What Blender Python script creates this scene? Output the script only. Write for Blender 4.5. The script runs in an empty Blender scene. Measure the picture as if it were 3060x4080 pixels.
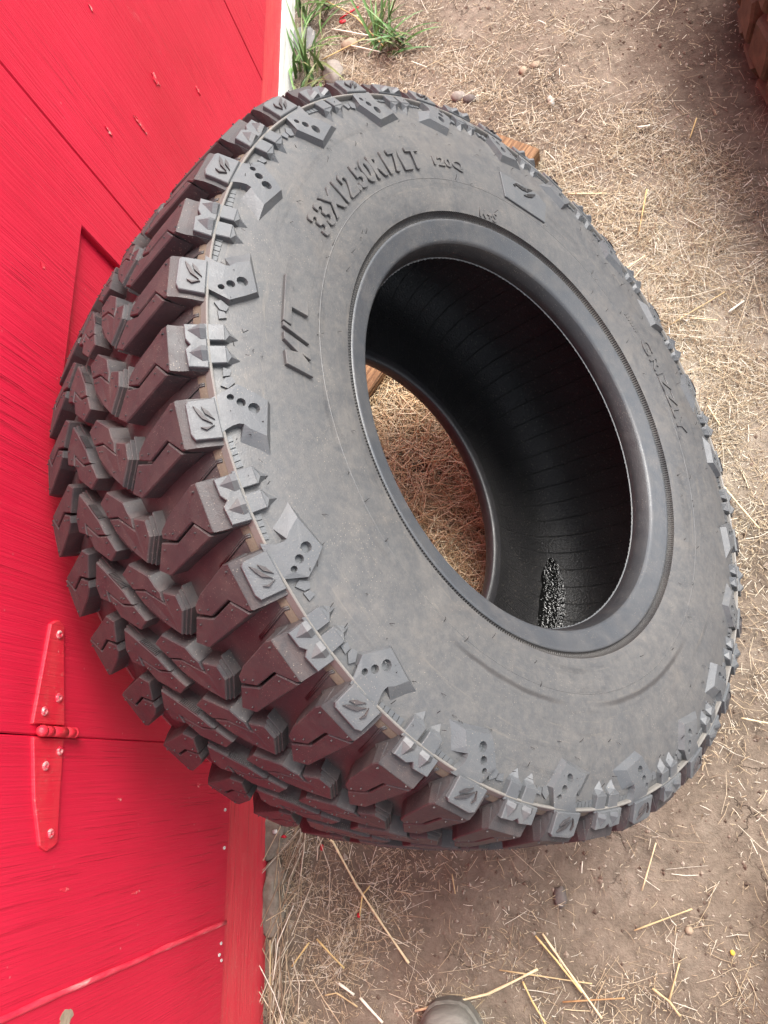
import bpy, bmesh, math, random
import numpy as np
from mathutils import Vector, Matrix
from mathutils.geometry import tessellate_polygon

# ------------------------------------------------------------------ camera, sky, sun, exposure
scene = bpy.context.scene
COL = scene.collection
CAM_H = 1.2646
cam_data = bpy.data.cameras.new("camera")
cam = bpy.data.objects.new("camera", cam_data)
COL.objects.link(cam)
cam_data.sensor_fit = 'VERTICAL'
cam_data.sensor_height = 24.0
cam_data.sensor_width = 18.0
cam_data.lens = 24.0 * 3100.0 / 4080.0
cam_data.clip_start = 0.02
cam_data.clip_end = 400.0
Rm = Matrix(((0.9701969923, 0.0875893307, 0.2259334089),
             (-0.0133483749, 0.9502882542, -0.3110852854),
             (-0.2419496166, 0.2987981644, 0.9231359813)))
cam.matrix_world = Matrix.Translation((0, 0, CAM_H)) @ Rm.to_4x4()
scene.camera = cam

SUN_EL, SUN_AZ = math.radians(58), math.radians(52)     # azimuth measured from +X towards +Y
world = bpy.data.worlds.new("World")
scene.world = world
world.use_nodes = True
wn = world.node_tree
wn.nodes.clear()
w_out = wn.nodes.new("ShaderNodeOutputWorld")
w_bg = wn.nodes.new("ShaderNodeBackground")
w_hs = wn.nodes.new("ShaderNodeHueSaturation")
w_sky = wn.nodes.new("ShaderNodeTexSky")
w_sky.sky_type = 'NISHITA'
w_sky.sun_disc = False
w_sky.sun_elevation = SUN_EL
w_sky.sun_rotation = math.radians(90) - SUN_AZ
w_sky.air_density = 1.0
w_sky.dust_density = 4.0
w_sky.ozone_density = 1.0
w_hs.inputs['Saturation'].default_value = 0.32
w_bg.inputs['Strength'].default_value = 0.115
wn.links.new(w_sky.outputs[0], w_hs.inputs['Color'])
wn.links.new(w_hs.outputs[0], w_bg.inputs['Color'])
wn.links.new(w_bg.outputs[0], w_out.inputs['Surface'])
sun_data = bpy.data.lights.new("sun", 'SUN')
sun_data.energy = 1.5
sun_data.angle = math.radians(30)
sun_data.color = (1.0, 0.96, 0.90)
sun = bpy.data.objects.new("sun", sun_data)
COL.objects.link(sun)
sd = Vector((math.cos(SUN_EL) * math.cos(SUN_AZ), math.cos(SUN_EL) * math.sin(SUN_AZ), math.sin(SUN_EL)))
sun.rotation_euler = sd.to_track_quat('Z', 'Y').to_euler()
sun.location = sd * 20

scene.view_settings.view_transform = 'Standard'
scene.view_settings.look = 'None'
scene.view_settings.gamma = 1.0
scene.view_settings.use_curve_mapping = False
scene.view_settings.exposure = 1.82

random.seed(7)
rng = np.random.default_rng(11)
PI = math.pi
D2R = PI / 180


# ------------------------------------------------------------------ helpers
def tag(o, label=None, cat=None, group=None, kind=None):
    if label: o['label'] = label
    if cat: o['category'] = cat
    if group: o['group'] = group
    if kind: o['kind'] = kind
    return o


def empty(name, loc=(0, 0, 0)):
    o = bpy.data.objects.new(name, None)
    o.empty_display_size = 0.05
    o.location = loc
    COL.objects.link(o)
    return o


def link_mesh(name, me, mat=None, parent=None):
    o = bpy.data.objects.new(name, me)
    if mat is not None and len(me.materials) == 0:
        me.materials.append(mat)
    COL.objects.link(o)
    if parent is not None:
        o.parent = parent
    return o


class MB:
    """collects vertices and faces for one mesh"""
    def __init__(self):
        self.v, self.f, self.sm = [], [], []

    def add(self, vs, fs, smooth=False):
        b = len(self.v)
        self.v.extend([tuple(p) for p in vs])
        for f in fs:
            self.f.append(tuple(i + b for i in f))
            self.sm.append(smooth)

    def mesh(self, name):
        me = bpy.data.meshes.new(name)
        me.from_pydata(self.v, [], self.f)
        me.polygons.foreach_set('use_smooth', self.sm)
        bm = bmesh.new()
        bm.from_mesh(me)
        bmesh.ops.recalc_face_normals(bm, faces=bm.faces)
        bm.to_mesh(me)
        bm.free()
        me.update()
        return me

    def obj(self, name, mat, parent=None):
        return link_mesh(name, self.mesh(name), mat, parent)

    def box(self, lo, hi):
        x0, y0, z0 = lo
        x1, y1, z1 = hi
        self.add([(x0, y0, z0), (x1, y0, z0), (x1, y1, z0), (x0, y1, z0), (x0, y0, z1), (x1, y0, z1), (x1, y1, z1), (x0, y1, z1)],
                 [(0, 3, 2, 1), (4, 5, 6, 7), (0, 1, 5, 4), (1, 2, 6, 5), (2, 3, 7, 6), (3, 0, 4, 7)])

    def tube(self, pts, radii, n=6, smooth=True, cap=True):
        pts = [Vector(p) for p in pts]
        vs, fs = [], []
        for i, p in enumerate(pts):
            t = (pts[min(i + 1, len(pts) - 1)] - pts[max(i - 1, 0)]).normalized()
            a = Vector((0, 0, 1)) if abs(t.z) < 0.9 else Vector((1, 0, 0))
            u = t.cross(a).normalized()
            w = u.cross(t)
            for k in range(n):
                an = 2 * PI * k / n
                vs.append(p + (u * math.cos(an) + w * math.sin(an)) * radii[i])
        for i in range(len(pts) - 1):
            for k in range(n):
                fs.append((i * n + k, i * n + (k + 1) % n, (i + 1) * n + (k + 1) % n, (i + 1) * n + k))
        if cap:
            fs.append(tuple(range(n)))
            fs.append(tuple((len(pts) - 1) * n + k for k in range(n)))
        self.add(vs, fs, smooth)


def poly_area(p):
    return 0.5 * sum(p[i][0] * p[(i + 1) % len(p)][1] - p[(i + 1) % len(p)][0] * p[i][1] for i in range(len(p)))


def offset_poly(p, d):
    """mitred offset, positive d grows the outline"""
    n = len(p)
    sgn = 1 if poly_area(p) > 0 else -1
    out = []
    for i in range(n):
        a, b, c = Vector(p[i - 1]), Vector(p[i]), Vector(p[(i + 1) % n])
        e1 = (b - a).normalized()
        e2 = (c - b).normalized()
        n1 = Vector((e1.y, -e1.x)) * sgn
        n2 = Vector((e2.y, -e2.x)) * sgn
        m = n1 + n2
        if m.length < 1e-6:
            m = n1.copy()
        m.normalize()
        k = max(0.45, m.dot(n1))
        out.append(tuple(b + m * (d / k)))
    return out


def slab(mb, top, base, h_top, h_base, mapf, chamfer=0.0, scale=(1, 1), holes=(), hole_depth=0.0, bottom=False):
    """prism between two outlines of equal length; outlines in parameter space, 'scale' makes them metric"""
    sx, sy = scale
    met = lambda P: [(p[0] * sx, p[1] * sy) for p in P]
    unm = lambda P: [(p[0] / sx, p[1] / sy) for p in P]
    n = len(top)
    ring_b = [mapf(p[0], p[1], h_base) for p in base]
    rings = [ring_b]
    if chamfer > 0:
        rings.append([mapf(p[0], p[1], h_top - chamfer) for p in top])
        top_in = unm(offset_poly(met(top), -chamfer))
    else:
        top_in = top
    rings.append([mapf(p[0], p[1], h_top) for p in top_in])
    vs, fs = [], []
    for r in rings:
        vs.extend(r)
    for k in range(len(rings) - 1):
        for i in range(n):
            j = (i + 1) % n
            fs.append((k * n + i, k * n + j, (k + 1) * n + j, (k + 1) * n + i))
    loops = [[Vector((p[0] * sx, p[1] * sy, 0)) for p in top_in]]
    idx = [(len(rings) - 1) * n + i for i in range(n)]
    for (hx, hy, hr) in holes:
        m = 10
        pts = [(hx + hr * math.cos(2 * PI * i / m) / sx, hy + hr * math.sin(2 * PI * i / m) / sy) for i in range(m)]
        b0 = len(vs)
        vs.extend([mapf(p[0], p[1], h_top) for p in pts])
        vs.extend([mapf(hx + (p[0] - hx) * .8, hy + (p[1] - hy) * .8, h_top - hole_depth) for p in pts])
        for i in range(m):
            j = (i + 1) % m
            fs.append((b0 + i, b0 + j, b0 + m + j, b0 + m + i))
        fs.append(tuple(b0 + m + i for i in range(m)))
        loops.append([Vector((p[0] * sx, p[1] * sy, 0)) for p in pts])
        idx.extend(b0 + i for i in range(m))
    for t in tessellate_polygon(loops):
        fs.append(tuple(idx[i] for i in t))
    if bottom:
        bl = [[Vector((p[0] * sx, p[1] * sy, 0)) for p in base]]
        for t in tessellate_polygon(bl):
            fs.append(tuple(t))
    mb.add(vs, fs)


# ------------------------------------------------------------------ materials
def new_mat(name):
    m = bpy.data.materials.new(name)
    m.use_nodes = True
    nt = m.node_tree
    nt.nodes.clear()
    out = nt.nodes.new("ShaderNodeOutputMaterial")
    b = nt.nodes.new("ShaderNodeBsdfPrincipled")
    nt.links.new(b.outputs[0], out.inputs['Surface'])
    return m, nt, b


def N(nt, typ, **kw):
    n = nt.nodes.new(typ)
    for k, v in kw.items():
        setattr(n, k, v)
    return n


def noise(nt, vec, scale, detail=6, rough=0.6, dist=0.0):
    n = N(nt, "ShaderNodeTexNoise")
    n.inputs['Scale'].default_value = scale
    n.inputs['Detail'].default_value = detail
    n.inputs['Roughness'].default_value = rough
    n.inputs['Distortion'].default_value = dist
    if vec is not None:
        nt.links.new(vec, n.inputs['Vector'])
    return n


def ramp(nt, fac, stops, interp='LINEAR'):
    r = N(nt, "ShaderNodeValToRGB")
    cr = r.color_ramp
    cr.interpolation = interp
    while len(cr.elements) < len(stops):
        cr.elements.new(0.5)
    for e, (p, c) in zip(cr.elements, stops):
        e.position = p
        e.color = (c[0], c[1], c[2], 1) if not isinstance(c, (int, float)) else (c, c, c, 1)
    if fac is not None:
        nt.links.new(fac, r.inputs['Fac'])
    return r


def mix(nt, fac, a, b):
    m = N(nt, "ShaderNodeMix", data_type='RGBA')
    for inp, v in ((m.inputs['Factor'], fac), (m.inputs['A'], a), (m.inputs['B'], b)):
        if isinstance(v, (int, float)):
            inp.default_value = v
        elif isinstance(v, tuple):
            inp.default_value = (v[0], v[1], v[2], 1)
        else:
            nt.links.new(v, inp)
    return m.outputs['Result']


def math_n(nt, op, a, b=None):
    m = N(nt, "ShaderNodeMath", operation=op)
    for i, v in enumerate((a, b)):
        if v is None:
            continue
        if isinstance(v, (int, float)):
            m.inputs[i].default_value = v
        else:
            nt.links.new(v, m.inputs[i])
    return m.outputs[0]


def bump(nt, bsdf, height, strength=0.3, dist=0.002, prev=None):
    b = N(nt, "ShaderNodeBump")
    b.inputs['Strength'].default_value = strength
    b.inputs['Distance'].default_value = dist
    nt.links.new(height, b.inputs['Height'])
    if prev is not None:
        nt.links.new(prev, b.inputs['Normal'])
    nt.links.new(b.outputs[0], bsdf.inputs['Normal'])
    return b.outputs[0]


def texco(nt, which='Object', scale=None, obj=None):
    t = N(nt, "ShaderNodeTexCoord")
    if obj is not None:
        t.object = obj
    if scale is None:
        return t.outputs[which]
    mp = N(nt, "ShaderNodeMapping")
    mp.inputs['Scale'].default_value = scale
    nt.links.new(t.outputs[which], mp.inputs['Vector'])
    return mp.outputs[0]


def rubber_material(name, base, dust, dust_amt, rough=0.5, seed=0.0, marks=False):
    m, nt, b = new_mat(name)
    geo = N(nt, "ShaderNodeNewGeometry")
    pos = geo.outputs['Position']
    n1 = noise(nt, pos, 13 + seed, 8, 0.72, 0.8)
    n2 = noise(nt, pos, 60, 5, 0.7)
    n3 = noise(nt, pos, 900, 2, 0.5)
    f1 = ramp(nt, n1.outputs['Fac'], [(0.38, 0.0), (0.75, 1.0)])
    f2 = ramp(nt, n2.outputs['Fac'], [(0.35, 0.1), (0.75, 1.0)])
    fac = math_n(nt, 'MULTIPLY', f1.outputs[0], f2.outputs[0])
    fac = math_n(nt, 'MULTIPLY', fac, dust_amt)
    col = mix(nt, fac, base, dust)
    # pale grit stuck to the rubber
    vor = N(nt, "ShaderNodeTexVoronoi")
    vor.inputs['Scale'].default_value = 420
    nt.links.new(pos, vor.inputs['Vector'])
    sp = ramp(nt, vor.outputs['Distance'], [(0.10, 1.0), (0.16, 0.0)])
    gate = ramp(nt, noise(nt, pos, 35, 3).outputs['Fac'], [(0.42, 0.0), (0.66, 0.75)])
    spf = math_n(nt, 'MULTIPLY', sp.outputs[0], gate.outputs[0])
    col = mix(nt, spf, col, (0.34, 0.29, 0.23))
    if marks:
        # scuffs running round the sidewall
        tc = texco(nt, 'Object')
        sx = N(nt, "ShaderNodeSeparateXYZ")
        nt.links.new(tc, sx.inputs[0])
        ang = math_n(nt, 'ARCTAN2', sx.outputs['Y'], sx.outputs['X'])
        rad = math_n(nt, 'SQRT', math_n(nt, 'ADD', math_n(nt, 'MULTIPLY', sx.outputs['X'], sx.outputs['X']),
                                        math_n(nt, 'MULTIPLY', sx.outputs['Y'], sx.outputs['Y'])))
        cb = N(nt, "ShaderNodeCombineXYZ")
        nt.links.new(math_n(nt, 'MULTIPLY', ang, 1.6), cb.inputs['X'])
        nt.links.new(math_n(nt, 'MULTIPLY', rad, 55), cb.inputs['Y'])
        ns = noise(nt, cb.outputs[0], 1.0, 5, 0.7, 0.6)
        sc = ramp(nt, ns.outputs['Fac'], [(0.55, 0.0), (0.72, 0.5)])
        col = mix(nt, sc.outputs[0], col, (0.025, 0.026, 0.028))
        fine = noise(nt, pos, 150, 6, 0.75)
        ff_ = ramp(nt, fine.outputs['Fac'], [(0.44, 0.0), (0.70, 0.28)])
        col = mix(nt, ff_.outputs[0], col, (0.17, 0.155, 0.138))
        warm = ramp(nt, noise(nt, pos, 9, 6, 0.7, 1.0).outputs['Fac'], [(0.55, 0.0), (0.75, 0.26)])
        col = mix(nt, warm.outputs[0], col, (0.165, 0.138, 0.112))
        dr = math_n(nt, 'ABSOLUTE', math_n(nt, 'SUBTRACT', math_n(nt, 'ADD', rad, math_n(nt, 'MULTIPLY', n2.outputs['Fac'], 0.003)), 0.2935))
        band = ramp(nt, math_n(nt, 'MULTIPLY', dr, 100), [(0.10, 1.0), (0.34, 0.0)])
        for a0, a1 in ((0.93, 1.47), (1.57, 2.30)):
            mid_, hw = (a0 + a1) / 2, (a1 - a0) / 2
            da = math_n(nt, 'ABSOLUTE', math_n(nt, 'SUBTRACT', ang, mid_))
            gate2 = ramp(nt, math_n(nt, 'DIVIDE', da, hw), [(0.55, 0.75), (1.0, 0.0)])
            col = mix(nt, math_n(nt, 'MULTIPLY', band.outputs[0], gate2.outputs[0]), col, (0.030, 0.028, 0.028))
        ns2 = noise(nt, cb.outputs[0], 2.3, 4, 0.7, 0.3)
        sc2 = ramp(nt, ns2.outputs['Fac'], [(0.60, 0.0), (0.78, 0.45)])
        col = mix(nt, sc2.outputs[0], col, (0.19, 0.165, 0.135))
    nt.links.new(col, b.inputs['Base Color'])
    rr = ramp(nt, n2.outputs['Fac'], [(0.3, rough - 0.08), (0.8, rough + 0.16)])
    nt.links.new(rr.outputs[0], b.inputs['Roughness'])
    b.inputs['Specular IOR Level'].default_value = 0.5
    hsum = math_n(nt, 'ADD', math_n(nt, 'MULTIPLY', n3.outputs['Fac'], 0.5), n2.outputs['Fac'])
    bump(nt, b, hsum, 0.35, 0.0012)
    return m


M_RUB = rubber_material("rubber_sidewall", (0.066, 0.068, 0.071), (0.18, 0.160, 0.137), 0.6, 0.50, marks=True)
M_LUG = rubber_material("rubber_tread", (0.033, 0.031, 0.033), (0.165, 0.108, 0.092), 0.52, 0.55, 3)
M_PLATE = rubber_material("rubber_smooth", (0.076, 0.081, 0.087), (0.18, 0.168, 0.150), 0.55, 0.50, 1)
M_RING = rubber_material("rubber_bead", (0.052, 0.057, 0.064), (0.15, 0.135, 0.118), 0.6, 0.38, 2)
M_RIB = rubber_material("rubber_rib", (0.15, 0.142, 0.132), (0.26, 0.225, 0.185), 0.8, 0.5, 6)
M_SEAT = rubber_material("rubber_bead_seat", (0.020, 0.020, 0.022), (0.08, 0.066, 0.058), 0.4, 0.42, 4)
M_CRUST = rubber_material("dirt_crust", (0.10, 0.075, 0.055), (0.20, 0.15, 0.105), 0.9, 0.8, 5)


def liner_material():
    m, nt, b = new_mat("rubber_liner")
    tc = texco(nt, 'Object')
    sx = N(nt, "ShaderNodeSeparateXYZ")
    nt.links.new(tc, sx.inputs[0])
    ang = math_n(nt, 'ARCTAN2', sx.outputs['Y'], sx.outputs['X'])
    ang2 = math_n(nt, 'ADD', math_n(nt, 'MULTIPLY', ang, 42), math_n(nt, 'ADD', math_n(nt, 'MULTIPLY', sx.outputs['Z'], 7), math_n(nt, 'MULTIPLY', noise(nt, tc, 2.2, 1).outputs['Fac'], 0.9)))
    s = math_n(nt, 'SINE', ang2)
    ln = ramp(nt, math_n(nt, 'ABSOLUTE', s), [(0.0, 0.0), (0.12, 1.0)])
    n1 = noise(nt, tc, 330, 3, 0.6)
    n2 = noise(nt, tc, 12, 5, 0.6)
    col = ramp(nt, n2.outputs['Fac'], [(0.3, (0.013, 0.013, 0.014)), (0.75, (0.028, 0.027, 0.027))])
    v = N(nt, "ShaderNodeTexVoronoi")
    v.inputs['Scale'].default_value = 150
    nt.links.new(tc, v.inputs['Vector'])
    sp = ramp(nt, v.outputs['Distance'], [(0.12, 0.45), (0.24, 0.0)])
    nt.links.new(mix(nt, sp.outputs[0], col.outputs[0], (0.12, 0.105, 0.085)), b.inputs['Base Color'])
    b.inputs['Roughness'].default_value = 0.42
    h = math_n(nt, 'ADD', math_n(nt, 'MULTIPLY', ln.outputs[0], 0.5), math_n(nt, 'MULTIPLY', n1.outputs['Fac'], 1.2))
    bump(nt, b, h, 0.7, 0.0022)
    return m


def knurl_material():
    m, nt, b = new_mat("rubber_knurl")
    tc = texco(nt, 'Object')
    sx = N(nt, "ShaderNodeSeparateXYZ")
    nt.links.new(tc, sx.inputs[0])
    ang = math_n(nt, 'ARCTAN2', sx.outputs['Y'], sx.outputs['X'])
    s = math_n(nt, 'SINE', math_n(nt, 'MULTIPLY', ang, 520))
    n1 = noise(nt, tc, 9, 5, 0.6)
    col = ramp(nt, n1.outputs['Fac'], [(0.35, (0.028, 0.028, 0.030)), (0.8, (0.085, 0.078, 0.070))])
    nt.links.new(col.outputs[0], b.inputs['Base Color'])
    b.inputs['Roughness'].default_value = 0.55
    bump(nt, b, s, 0.8, 0.0012)
    return m


M_LINER = liner_material()
M_KNURL = knurl_material()


def wet_material():
    m, nt, b = new_mat("water_wet")
    tc = texco(nt, 'Object')
    n1 = noise(nt, tc, 120, 4, 0.7)
    b.inputs['Base Color'].default_value = (0.006, 0.006, 0.006, 1)
    b.inputs['Roughness'].default_value = 0.04
    b.inputs['Specular IOR Level'].default_value = 0.8
    b.inputs['IOR'].default_value = 1.5
    bump(nt, b, noise(nt, tc, 230, 2, 0.5).outputs['Fac'], 0.9, 0.0035)
    return m


M_WET = wet_material()


def red_paint(name, faded=0.0, grain_axis='Z', hue=(0.56, 0.008, 0.034)):
    m, nt, b = new_mat(name)
    geo = N(nt, "ShaderNodeNewGeometry")
    sx = N(nt, "ShaderNodeSeparateXYZ")
    nt.links.new(geo.outputs['Position'], sx.inputs[0])
    cb = N(nt, "ShaderNodeCombineXYZ")
    if grain_axis == 'Z':
        kz, ky = 2.6, 150
    else:
        kz, ky = 85, 2.6
    nt.links.new(math_n(nt, 'MULTIPLY', sx.outputs['X'], 20), cb.inputs['X'])
    nt.links.new(math_n(nt, 'MULTIPLY', sx.outputs['Y'], ky), cb.inputs['Y'])
    nt.links.new(math_n(nt, 'MULTIPLY', sx.outputs['Z'], kz), cb.inputs['Z'])
    gr = noise(nt, cb.outputs[0], 1.0, 8, 0.72, 0.35)
    cb2 = N(nt, "ShaderNodeCombineXYZ")
    nt.links.new(math_n(nt, 'MULTIPLY', sx.outputs['Y'], ky * 2.2), cb2.inputs['Y'])
    nt.links.new(math_n(nt, 'MULTIPLY', sx.outputs['Z'], kz * 2.4), cb2.inputs['Z'])
    gr2 = noise(nt, cb2.outputs[0], 1.0, 2, 0.5, 0.1)
    big = noise(nt, geo.outputs['Position'], 3.5, 5, 0.6)
    c = ramp(nt, big.outputs['Fac'], [(0.3, (hue[0] * 0.84, hue[1] * .8, hue[2] * .85)), (0.7, (hue[0] * 1.05, hue[1] * 1.3, hue[2] * 1.3))])
    col = c.outputs[0]
    # thin dark checks along the grain
    ck = ramp(nt, gr2.outputs['Fac'], [(0.61, 0.0), (0.655, 0.42)])
    reg = ramp(nt, noise(nt, geo.outputs['Position'], 5, 3).outputs['Fac'], [(0.38, 0.08), (0.60, 1.0)])
    ckf = math_n(nt, 'MULTIPLY', ck.outputs[0], reg.outputs[0])
    col = mix(nt, ckf, col, (hue[0] * .38, 0.001, 0.008))
    # chalky rub marks and specks of grit
    vor = N(nt, "ShaderNodeTexVoronoi")
    vor.inputs['Scale'].default_value = 75
    nt.links.new(geo.outputs['Position'], vor.inputs['Vector'])
    sp = ramp(nt, vor.outputs['Distance'], [(0.05, 0.7), (0.11, 0.0)])
    gate = ramp(nt, noise(nt, geo.outputs['Position'], 14, 3).outputs['Fac'], [(0.56, 0.0), (0.64, 1.0)])
    col = mix(nt, math_n(nt, 'MULTIPLY', sp.outputs[0], gate.outputs[0]), col, (0.62, 0.22, 0.22))
    rub = ramp(nt, noise(nt, geo.outputs['Position'], 19, 6, 0.75, 0.8).outputs['Fac'], [(0.69, 0.0), (0.76, 0.45)])
    col = mix(nt, rub.outputs[0], col, (0.66, 0.20, 0.20))
    if faded > 0:
        cb3 = N(nt, "ShaderNodeCombineXYZ")
        nt.links.new(math_n(nt, 'MULTIPLY', sx.outputs['Y'], 14), cb3.inputs['Y'])
        nt.links.new(math_n(nt, 'MULTIPLY', sx.outputs['Z'], 75), cb3.inputs['Z'])
        fd = noise(nt, cb3.outputs[0], 1.0, 7, 0.75, 0.3)
        ff = ramp(nt, fd.outputs['Fac'], [(0.40, 0.03 * faded), (0.76, 0.40 * faded)])
        col = mix(nt, ff.outputs[0], col, (0.50, 0.20, 0.15))
        sp2 = ramp(nt, noise(nt, geo.outputs['Position'], 210, 3, 0.7).outputs['Fac'], [(0.60, 0.0), (0.72, 0.55 * faded)])
        col = mix(nt, sp2.outputs[0], col, (0.45, 0.33, 0.25))
    nt.links.new(col, b.inputs['Base Color'])
    rr = ramp(nt, gr.outputs['Fac'], [(0.3, 0.36), (0.75, 0.58)])
    nt.links.new(rr.outputs[0], b.inputs['Roughness'])
    h = math_n(nt, 'SUBTRACT', math_n(nt, 'MULTIPLY', gr.outputs['Fac'], 0.38), math_n(nt, 'MULTIPLY', ckf, 0.6))
    h = math_n(nt, 'ADD', h, math_n(nt, 'MULTIPLY', gr2.outputs['Fac'], 0.35))
    bump(nt, b, h, 0.85, 0.0032)
    return m


M_RED = red_paint("red_painted_siding")
M_REDSKIRT = red_paint("red_faded_skirting", 0.7, 'Y', (0.68, 0.022, 0.045))
M_REDMETAL = red_paint("red_painted_metal", 0.35, 'Z', (0.60, 0.010, 0.030))


def simple_noise_mat(name, stops, scale=20, rough=0.7, bump_s=0.4, bump_d=0.003, stretch=None, detail=7, spec=0.4):
    m, nt, b = new_mat(name)
    v = texco(nt, 'Object', stretch)
    n1 = noise(nt, v, scale, detail, 0.68, 0.3)
    c = ramp(nt, n1.outputs['Fac'], stops)
    nt.links.new(c.outputs[0], b.inputs['Base Color'])
    b.inputs['Roughness'].default_value = rough
    b.inputs['Specular IOR Level'].default_value = spec
    n2 = noise(nt, v, scale * 3, 5, 0.65)
    bump(nt, b, math_n(nt, 'ADD', n1.outputs['Fac'], math_n(nt, 'MULTIPLY', n2.outputs['Fac'], 0.4)), bump_s, bump_d)
    return m


M_WHITE = simple_noise_mat("white_paint_worn", [(0.30, (0.30, 0.27, 0.24)), (0.42, (0.62, 0.60, 0.57)), (0.6, (0.74, 0.73, 0.71))], 3, 0.6, 0.6, 0.002, (30, 4, 40))
M_METAL = simple_noise_mat("bare_screw_metal", [(0.45, (0.50, 0.015, 0.04)), (0.66, (0.5, 0.36, 0.34))], 200, 0.4, 0.3, 0.001)
M_STONE_TAN = simple_noise_mat("stone_tan", [(0.3, (0.24, 0.175, 0.12)), (0.7, (0.40, 0.31, 0.225))], 70, 0.8)
M_STONE_GREY = simple_noise_mat("stone_grey", [(0.3, (0.165, 0.14, 0.12)), (0.7, (0.29, 0.255, 0.22))], 70, 0.75)
M_STONE_SLATE = simple_noise_mat("stone_slate", [(0.3, (0.13, 0.125, 0.125)), (0.7, (0.22, 0.215, 0.21))], 40, 0.8)
M_STONE_DARK = simple_noise_mat("stone_dark", [(0.3, (0.075, 0.06, 0.055)), (0.7, (0.17, 0.14, 0.125))], 60, 0.8)
M_CONCRETE = simple_noise_mat("concrete_lump", [(0.3, (0.10, 0.08, 0.062)), (0.7, (0.26, 0.22, 0.175))], 34, 0.9, 0.8, 0.006)
M_CHIP = simple_noise_mat("pale_chip", [(0.3, (0.44, 0.42, 0.39)), (0.7, (0.66, 0.65, 0.62))], 40, 0.5)
M_REDCHIP = simple_noise_mat("red_paint_chip", [(0.3, (0.40, 0.008, 0.02)), (0.7, (0.6, 0.02, 0.04))], 60, 0.5)
M_YELLOW = simple_noise_mat("yellow_petal", [(0.3, (0.65, 0.42, 0.04)), (0.7, (0.8, 0.62, 0.10))], 80, 0.6)
M_TIMBER = simple_noise_mat("weathered_timber", [(0.32, (0.045, 0.020, 0.010)), (0.5, (0.19, 0.098, 0.045)), (0.68, (0.36, 0.215, 0.105))], 2.2, 0.75, 0.8, 0.004, (60, 3.5, 40))
M_BOOT = simple_noise_mat("boot_leather", [(0.3, (0.105, 0.098, 0.086)), (0.7, (0.22, 0.205, 0.18))], 30, 0.75, 0.5, 0.002, (1, 3, 2))
M_SOLE = simple_noise_mat("boot_sole", [(0.3, (0.09, 0.085, 0.075)), (0.7, (0.19, 0.175, 0.15))], 60, 0.85)
M_CLOTH = simple_noise_mat("trouser_cloth", [(0.3, (0.03, 0.035, 0.045)), (0.7, (0.06, 0.065, 0.08))], 200, 0.95, 0.4, 0.001)
M_MUDTYRE = simple_noise_mat("muddy_rubber", [(0.3, (0.060, 0.040, 0.027)), (0.7, (0.150, 0.098, 0.062))], 30, 0.85, 0.6, 0.004)
M_MUDGROOVE = simple_noise_mat("muddy_rubber_dark", [(0.3, (0.020, 0.014, 0.012)), (0.7, (0.055, 0.033, 0.024))], 25, 0.9, 0.6, 0.004)


def attr_material(name, rough=0.6, bump_scale=0, transl=0.0, spec=0.4):
    m, nt, b = new_mat(name)
    a = N(nt, "ShaderNodeAttribute", attribute_name='Col')
    geo = N(nt, "ShaderNodeNewGeometry")
    n1 = noise(nt, geo.outputs['Position'], 160, 3, 0.6)
    k = ramp(nt, n1.outputs['Fac'], [(0.3, 0.78), (0.7, 1.12)])
    mm = N(nt, "ShaderNodeMix", data_type='RGBA', blend_type='MULTIPLY')
    mm.inputs['Factor'].default_value = 1
    nt.links.new(a.outputs['Color'], mm.inputs['A'])
    nt.links.new(k.outputs[0], mm.inputs['B'])
    nt.links.new(mm.outputs['Result'], b.inputs['Base Color'])
    b.inputs['Roughness'].default_value = rough
    b.inputs['Specular IOR Level'].default_value = spec
    return m


M_STRAW = attr_material("dry_straw", 0.55)
M_GRASS = attr_material("green_grass", 0.45)
M_CRUMB = attr_material("soil_crumbs", 0.95, spec=0.15)


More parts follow.
